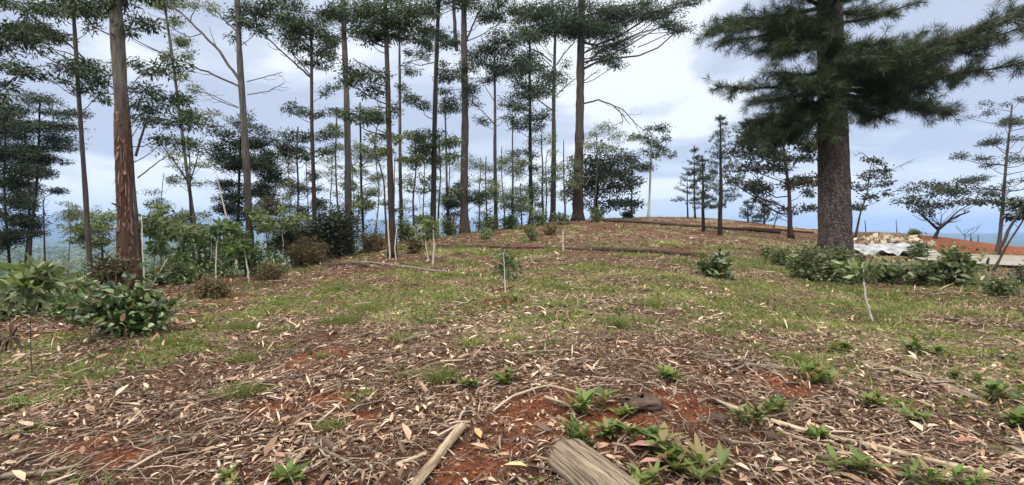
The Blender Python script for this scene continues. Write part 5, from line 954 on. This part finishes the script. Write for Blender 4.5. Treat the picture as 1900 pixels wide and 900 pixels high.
# notable single leaves
def big_leaf(label, uv, L, ang, c, seed):
    rng = np.random.default_rng(seed); g0 = G(*uv); k = g0[1] / F; g = Geo(); D = np.array([[math.cos(R(ang)), math.sin(R(ang)), .12]]); D = unit(D); S = unit(np.cross(D, [0, 0, 1])); Nn = np.cross(S, D)
    leaf6(g, np.array([[0, 0, .03]]), D, S, Nn, L * k, L * k * .34, .10); V = g.V[0]; g.add(V - [0, 0, .003], [f - 0 for f in []]) if False else None
    tag(ob('fallen_leaf', g.build('fallen_leaf', flat_mat('leaf_skin_%d' % seed, tuple(x * .8 for x in c), c, 20, .55, .2), True), loc=g0), label, 'leaf', 'large fallen leaves')
for a_ in [('large pink fallen leaf right behind the split log', (1165, 838), 70, -25, (.42, .22, .19)), ('wine-red fallen leaf under the big weed clump', (1212, 868), 60, 10, (.32, .10, .12)), ('cream upright fallen leaf between the beam and the pole', (1712, 808), 42, 80, (.55, .42, .32)),
           ('reddish brown fallen leaf right of the cream upright one', (1770, 830), 46, -10, (.30, .12, .09)), ('orange-tan fallen leaf right of the broken pale stick', (892, 822), 40, 110, (.50, .27, .12)), ('pale pink fallen leaf at the left edge', (62, 802), 40, 165, (.55, .34, .28)),
           ('yellowish fallen leaf left of the split log', (980, 876), 46, 185, (.55, .40, .20)), ('long pale fallen leaf pointing down, right of the big weed clump', (1360, 870), 40, -70, (.50, .40, .30)), ('rosy fallen leaf in front of the split log, right side', (1185, 870), 50, -10, (.38, .2, .17))]:
    big_leaf(*a_, seed=abs(hash(a_[1])) % 1000)

# ------------------------------------------------------------------ leaf litter, twigs, grass (stuff)
def wedge(rng, n, r0, r1, th=58):
    t = R(-th) + rng.random(n) * R(2 * th); r = np.sqrt(r0 ** 2 + rng.random(n) * (r1 ** 2 - r0 ** 2)); return r * np.sin(t), r * np.cos(t), r
def normals(x, y, e=.04):
    zx = (H(x + e, y) - H(x - e, y)) / (2 * e); zy = (H(x, y + e) - H(x, y - e)) / (2 * e); return unit(np.stack([-zx, -zy, np.ones_like(zx)], -1))
def litter():
    rng = np.random.default_rng(21); g = Geo()
    for (r0, r1, n, k, det) in [(1.5, 5, 24000, .85, True), (5, 9, 42000, .9, True), (9, 16, 60000, 1.1, False), (16, 28, 66000, 1.5, False), (28, 52, 46000, 2.1, False)]:
        x, y, r = wedge(rng, n, r0, r1)
        keep = rng.random(n) > np.clip(green_w(x, y) * .30 + red_w(x, y) * .8, 0, .9) ; keep &= rng.random(n) < (.22 + .78 * sstep(.38, .58, fbm(x, y, .9, 12))) * (.8 + .2 * sstep(5, 8, r)); keep &= (H(x, y) > -2.5) & ~(on_road(x, y) & (rng.random(n) < .93))
        x, y = x[keep], y[keep]; n = len(x); Nn = normals(x, y); a = rng.random(n) * 2 * np.pi; D = np.stack([np.cos(a), np.sin(a), np.zeros(n)], -1)
        if r0 >= 1: D[:, 1] *= 1
        D = D + rng.normal(size=(n, 3)) * np.array([0, 0, .16]); Nt = unit(Nn + rng.normal(size=(n, 3)) * .32); D = unit(D - Nt * (D * Nt).sum(1, keepdims=True)); S = np.cross(D, Nt)
        L = (.03 + .08 * rng.random((n, 1)) ** 1.5 + .09 * (rng.random((n, 1)) < .07)) * k; Wd = L * (.14 + .22 * rng.random((n, 1))); strip = rng.random((n, 1)) < .05; L = np.where(strip, (.10 + .22 * rng.random((n, 1))) * k, L); Wd = np.where(strip, (.008 + .016 * rng.random((n, 1))) * k, Wd); C = np.stack([x, y, H(x, y) - .004 + .034 * rng.random(n)], -1)
        curl = (rng.random((n, 1)) * .22)
        if det: leaf6(g, C, D, S, Nt, L, Wd, curl)
        else:
            V = np.stack([C, C + D * L * .45 + S * Wd * .5 + Nt * L * curl * .3, C + D * L, C + D * L * .45 - S * Wd * .5 + Nt * L * curl * .3], 1); b = np.arange(n)[:, None] * 4; g.add(V.reshape(-1, 3), [b + np.array([[0, 1, 2, 3]])])
    tag(ob('leaf_litter', g.build('leaf_litter', M['litter'])), 'carpet of dry gum leaves over the slope', 'leaf litter', kind='stuff')
litter()
def twigs():
    rng = np.random.default_rng(22); g = Geo()
    for (r0, r1, n, k) in [(1.5, 5, 7000, .85), (5, 9, 10000, .95), (9, 18, 8000, 1.2), (18, 30, 2500, 1.8)]:
        x, y, r = wedge(rng, n, r0, r1); keep = rng.random(n) > np.clip(green_w(x, y) * .7 + red_w(x, y) * .7, 0, .9); keep &= H(x, y) > -2.5; x, y = x[keep], y[keep]; n = len(x)
        a = rng.random(n) * 2 * np.pi; L = (.06 + .30 * rng.random(n) ** 2.5) * k; w = (.0022 + .0045 * rng.random(n) ** 2 + .010 * (rng.random(n) < .06)) * k; D = np.stack([np.cos(a), np.sin(a), rng.normal(size=n) * .08], -1)
        z = H(x, y); x2, y2 = x + D[:, 0] * L, y + D[:, 1] * L; p0 = np.stack([x, y, z + .015 + w], -1); p2 = np.stack([x2, y2, H(x2, y2) + .02 + w + .04 * rng.random(n) ** 3], -1); p1 = (p0 + p2) / 2 + rng.normal(size=(n, 3)) * L[:, None] * .06
        p1[:, 2] = np.maximum(p1[:, 2], H(p1[:, 0], p1[:, 1]) + w); S = unit(np.cross(D, [0, 0, 1])); U = np.cross(S, unit(D)); ww = w[:, None]
        ring = [S, -S * .5 + U * .87, -S * .5 - U * .87]; V = np.stack([p + q * ww * s for p, s in ((p0, 1), (p1, .9), (p2, .5)) for q in ring], 1); b = np.arange(n)[:, None] * 9
        f = np.concatenate([b + np.array([[i * 3 + j, i * 3 + (j + 1) % 3, (i + 1) * 3 + (j + 1) % 3, (i + 1) * 3 + j]]) for i in range(2) for j in range(3)]); g.add(V.reshape(-1, 3), [f])
    tag(ob('twig_litter', g.build('twig_litter', M['twig'])), 'small dry twigs mixed through the leaf litter', 'twigs', kind='stuff')
twigs()
def grass():
    rng = np.random.default_rng(23); g = Geo()
    for (r0, r1, n, k) in [(2, 7, 9000, .9), (7, 13, 22000, 1.15), (13, 24, 26000, 1.7), (24, 40, 17000, 2.6), (40, 60, 9000, 3.4)]:
        x, y, r = wedge(rng, n, r0, r1); keep = rng.random(n) < .62 * green_w(x, y) ** 1.25; keep &= H(x, y) > -2.5; keep &= ~on_road(x, y); x, y = x[keep], y[keep]; n = len(x)
        hf = (.5 + 1.6 * sstep(.42, .68, fbm(x, y, 1.0, 15))) * (1 + .25 * (k - 1)); per = 9; a = rng.random((n, per)) * 2 * np.pi; q = rng.random((n, per)) ** .7; sp = (.012 + .035 * rng.random((n, 1))) * k
        X = (x[:, None] + np.cos(a) * q * sp).ravel(); Yy = (y[:, None] + np.sin(a) * q * sp).ravel(); C = np.stack([X, Yy, H(X, Yy) - .005], -1)
        D = np.stack([np.cos(a) * q, np.sin(a) * q, .55 + .5 * rng.random((n, per))], -1).reshape(-1, 3) + rng.normal(size=(n * per, 3)) * .22; hh = ((.025 + .06 * rng.random((n, 1)) ** 1.5) * hf[:, None] * (.6 + .6 * rng.random((n, per)))).ravel()
        blades(g, C, D, hh, (.004 + .0045 * rng.random(n * per)) * k, rng)
    tag(ob('grass', g.build('grass', M['grass'])), 'short patchy grass growing through the litter', 'grass', kind='stuff')
    g = Geo()
    for (r0, r1, n, k) in [(2, 7, 9000, 1.0), (7, 13, 30000, 1.3), (13, 24, 26000, 2.1), (24, 40, 12000, 3.0)]:
        x, y, r = wedge(rng, n, r0, r1); keep = (rng.random(n) < .8 * green_w(x, y) * sstep(.42, .58, fbm(x, y, .9, 30))) & ~on_road(x, y); x, y = x[keep], y[keep]; n = len(x); C = np.stack([x, y, H(x, y) + .01], -1)
        C = np.repeat(C, 4, 0) + rng.normal(size=(n * 4, 3)) * np.array([.02, .02, .008]) * k; D = rng.normal(size=(n * 4, 3)); D[:, 2] = abs(D[:, 2]) * .5 + .1; leaf_geo(g, C, D, (.03 + .03 * rng.random(n * 4)) * k, (.014 + .01 * rng.random(n * 4)) * k, rng)
    rg = np.random.default_rng(77); cx, cy_, cr = wedge(rg, 1500, 3.5, 22, 52); kp = rg.random(1500) < .04 + .75 * sstep(.50, .62, fbm(cx, cy_, 1.6, 55)) * green_w(cx, cy_); cx, cy_, cr = cx[kp], cy_[kp], cr[kp]
    for a_, b_, r_ in zip(cx, cy_, cr):
        if on_road(a_, b_): continue
        m_ = int(50 + 90 * rg.random()); sp = (.05 + .16 * rg.random() ** 2) * (1 + r_ / 14); x = a_ + rg.normal(size=m_) * sp; y = b_ + rg.normal(size=m_) * sp * .7; hh = (.05 + .07 * rg.random()) * (1 + r_ / 20)
        C = np.stack([x, y, H(x, y) - .005], -1); D = rg.normal(size=(m_, 3)) * .6; D[:, 2] = .8; blades(g, C, D, hh * (.5 + .7 * rg.random(m_)), (.007 + .007 * rg.random(m_)) * (1 + r_ / 14), rg)
    tag(ob('ground_cover', g.build('ground_cover', M['weed'])), 'low creeping herbs spreading between the grass', 'ground cover', kind='stuff')
grass()

def crumbs():
    rng = np.random.default_rng(31); g = Geo(); ic = np.array([(-1, -1, -1), (1, -1, -1), (1, 1, -1), (-1, 1, -1), (-1, -1, 1), (1, -1, 1), (1, 1, 1), (-1, 1, 1)], float) * .6; fc = np.array([[0, 3, 2, 1], [4, 5, 6, 7], [0, 1, 5, 4], [1, 2, 6, 5], [2, 3, 7, 6], [3, 0, 4, 7]])
    for (r0, r1, n, k) in [(1.6, 5, 16000, 1), (5, 9, 16000, 1.3), (9, 16, 9000, 2)]:
        x, y, r = wedge(rng, n, r0, r1); keep = rng.random(n) < .12 + .88 * red_w(x, y); x, y = x[keep], y[keep]; n = len(x); sz = (.003 + .012 * rng.random(n) ** 3) * k
        V = ic[None] * sz[:, None, None] * (.6 + .8 * rng.random((n, 1, 3))) + rng.normal(size=(n, 8, 3)) * sz[:, None, None] * .25; V = V + np.stack([x, y, H(x, y) + sz * .3], -1)[:, None]
        g.add(V.reshape(-1, 3), [(np.arange(n)[:, None, None] * 8 + fc[None]).reshape(-1, 4)])
    m = leaf_mat('soil_crumb', [(.10, .03, .015), (.2, .07, .03), (.28, .11, .05), (.06, .025, .015)], 0, rough=.95, clump=.2)
    tag(ob('soil_crumbs', g.build('soil_crumbs', m)), 'crumbs of red soil scattered over the bare patches', 'soil crumbs', kind='stuff')
crumbs()

def debris():
    rng = np.random.default_rng(33); g = Geo()
    for (r0, r1, n, k) in [(1.6, 5, 42000, 1), (5, 9, 56000, 1.3), (9, 16, 50000, 1.8)]:
        x, y, r = wedge(rng, n, r0, r1); keep = rng.random(n) > .55 * red_w(x, y); x, y = x[keep], y[keep]; n = len(x); a = rng.random(n) * 2 * np.pi
        D = np.stack([np.cos(a), np.sin(a), rng.normal(size=n) * .25], -1); L = (.008 + .03 * rng.random(n) ** 1.5) * k; C = np.stack([x, y, H(x, y) + .002 + .012 * rng.random(n)], -1)
        leaf_geo(g, C, D, L, L * (.2 + .5 * rng.random(n)), rng)
    m = leaf_mat('broken_litter', [(.07, .035, .022), (.14, .065, .04), (.05, .025, .017), (.22, .13, .09), (.10, .045, .03), (.34, .25, .18), (.16, .10, .07), (.04, .02, .014)], 0, rough=.9, clump=.3)
    tag(ob('litter_fragments', g.build('litter_fragments', m)), 'crushed bark and leaf fragments covering the soil', 'leaf litter', kind='stuff')
debris()
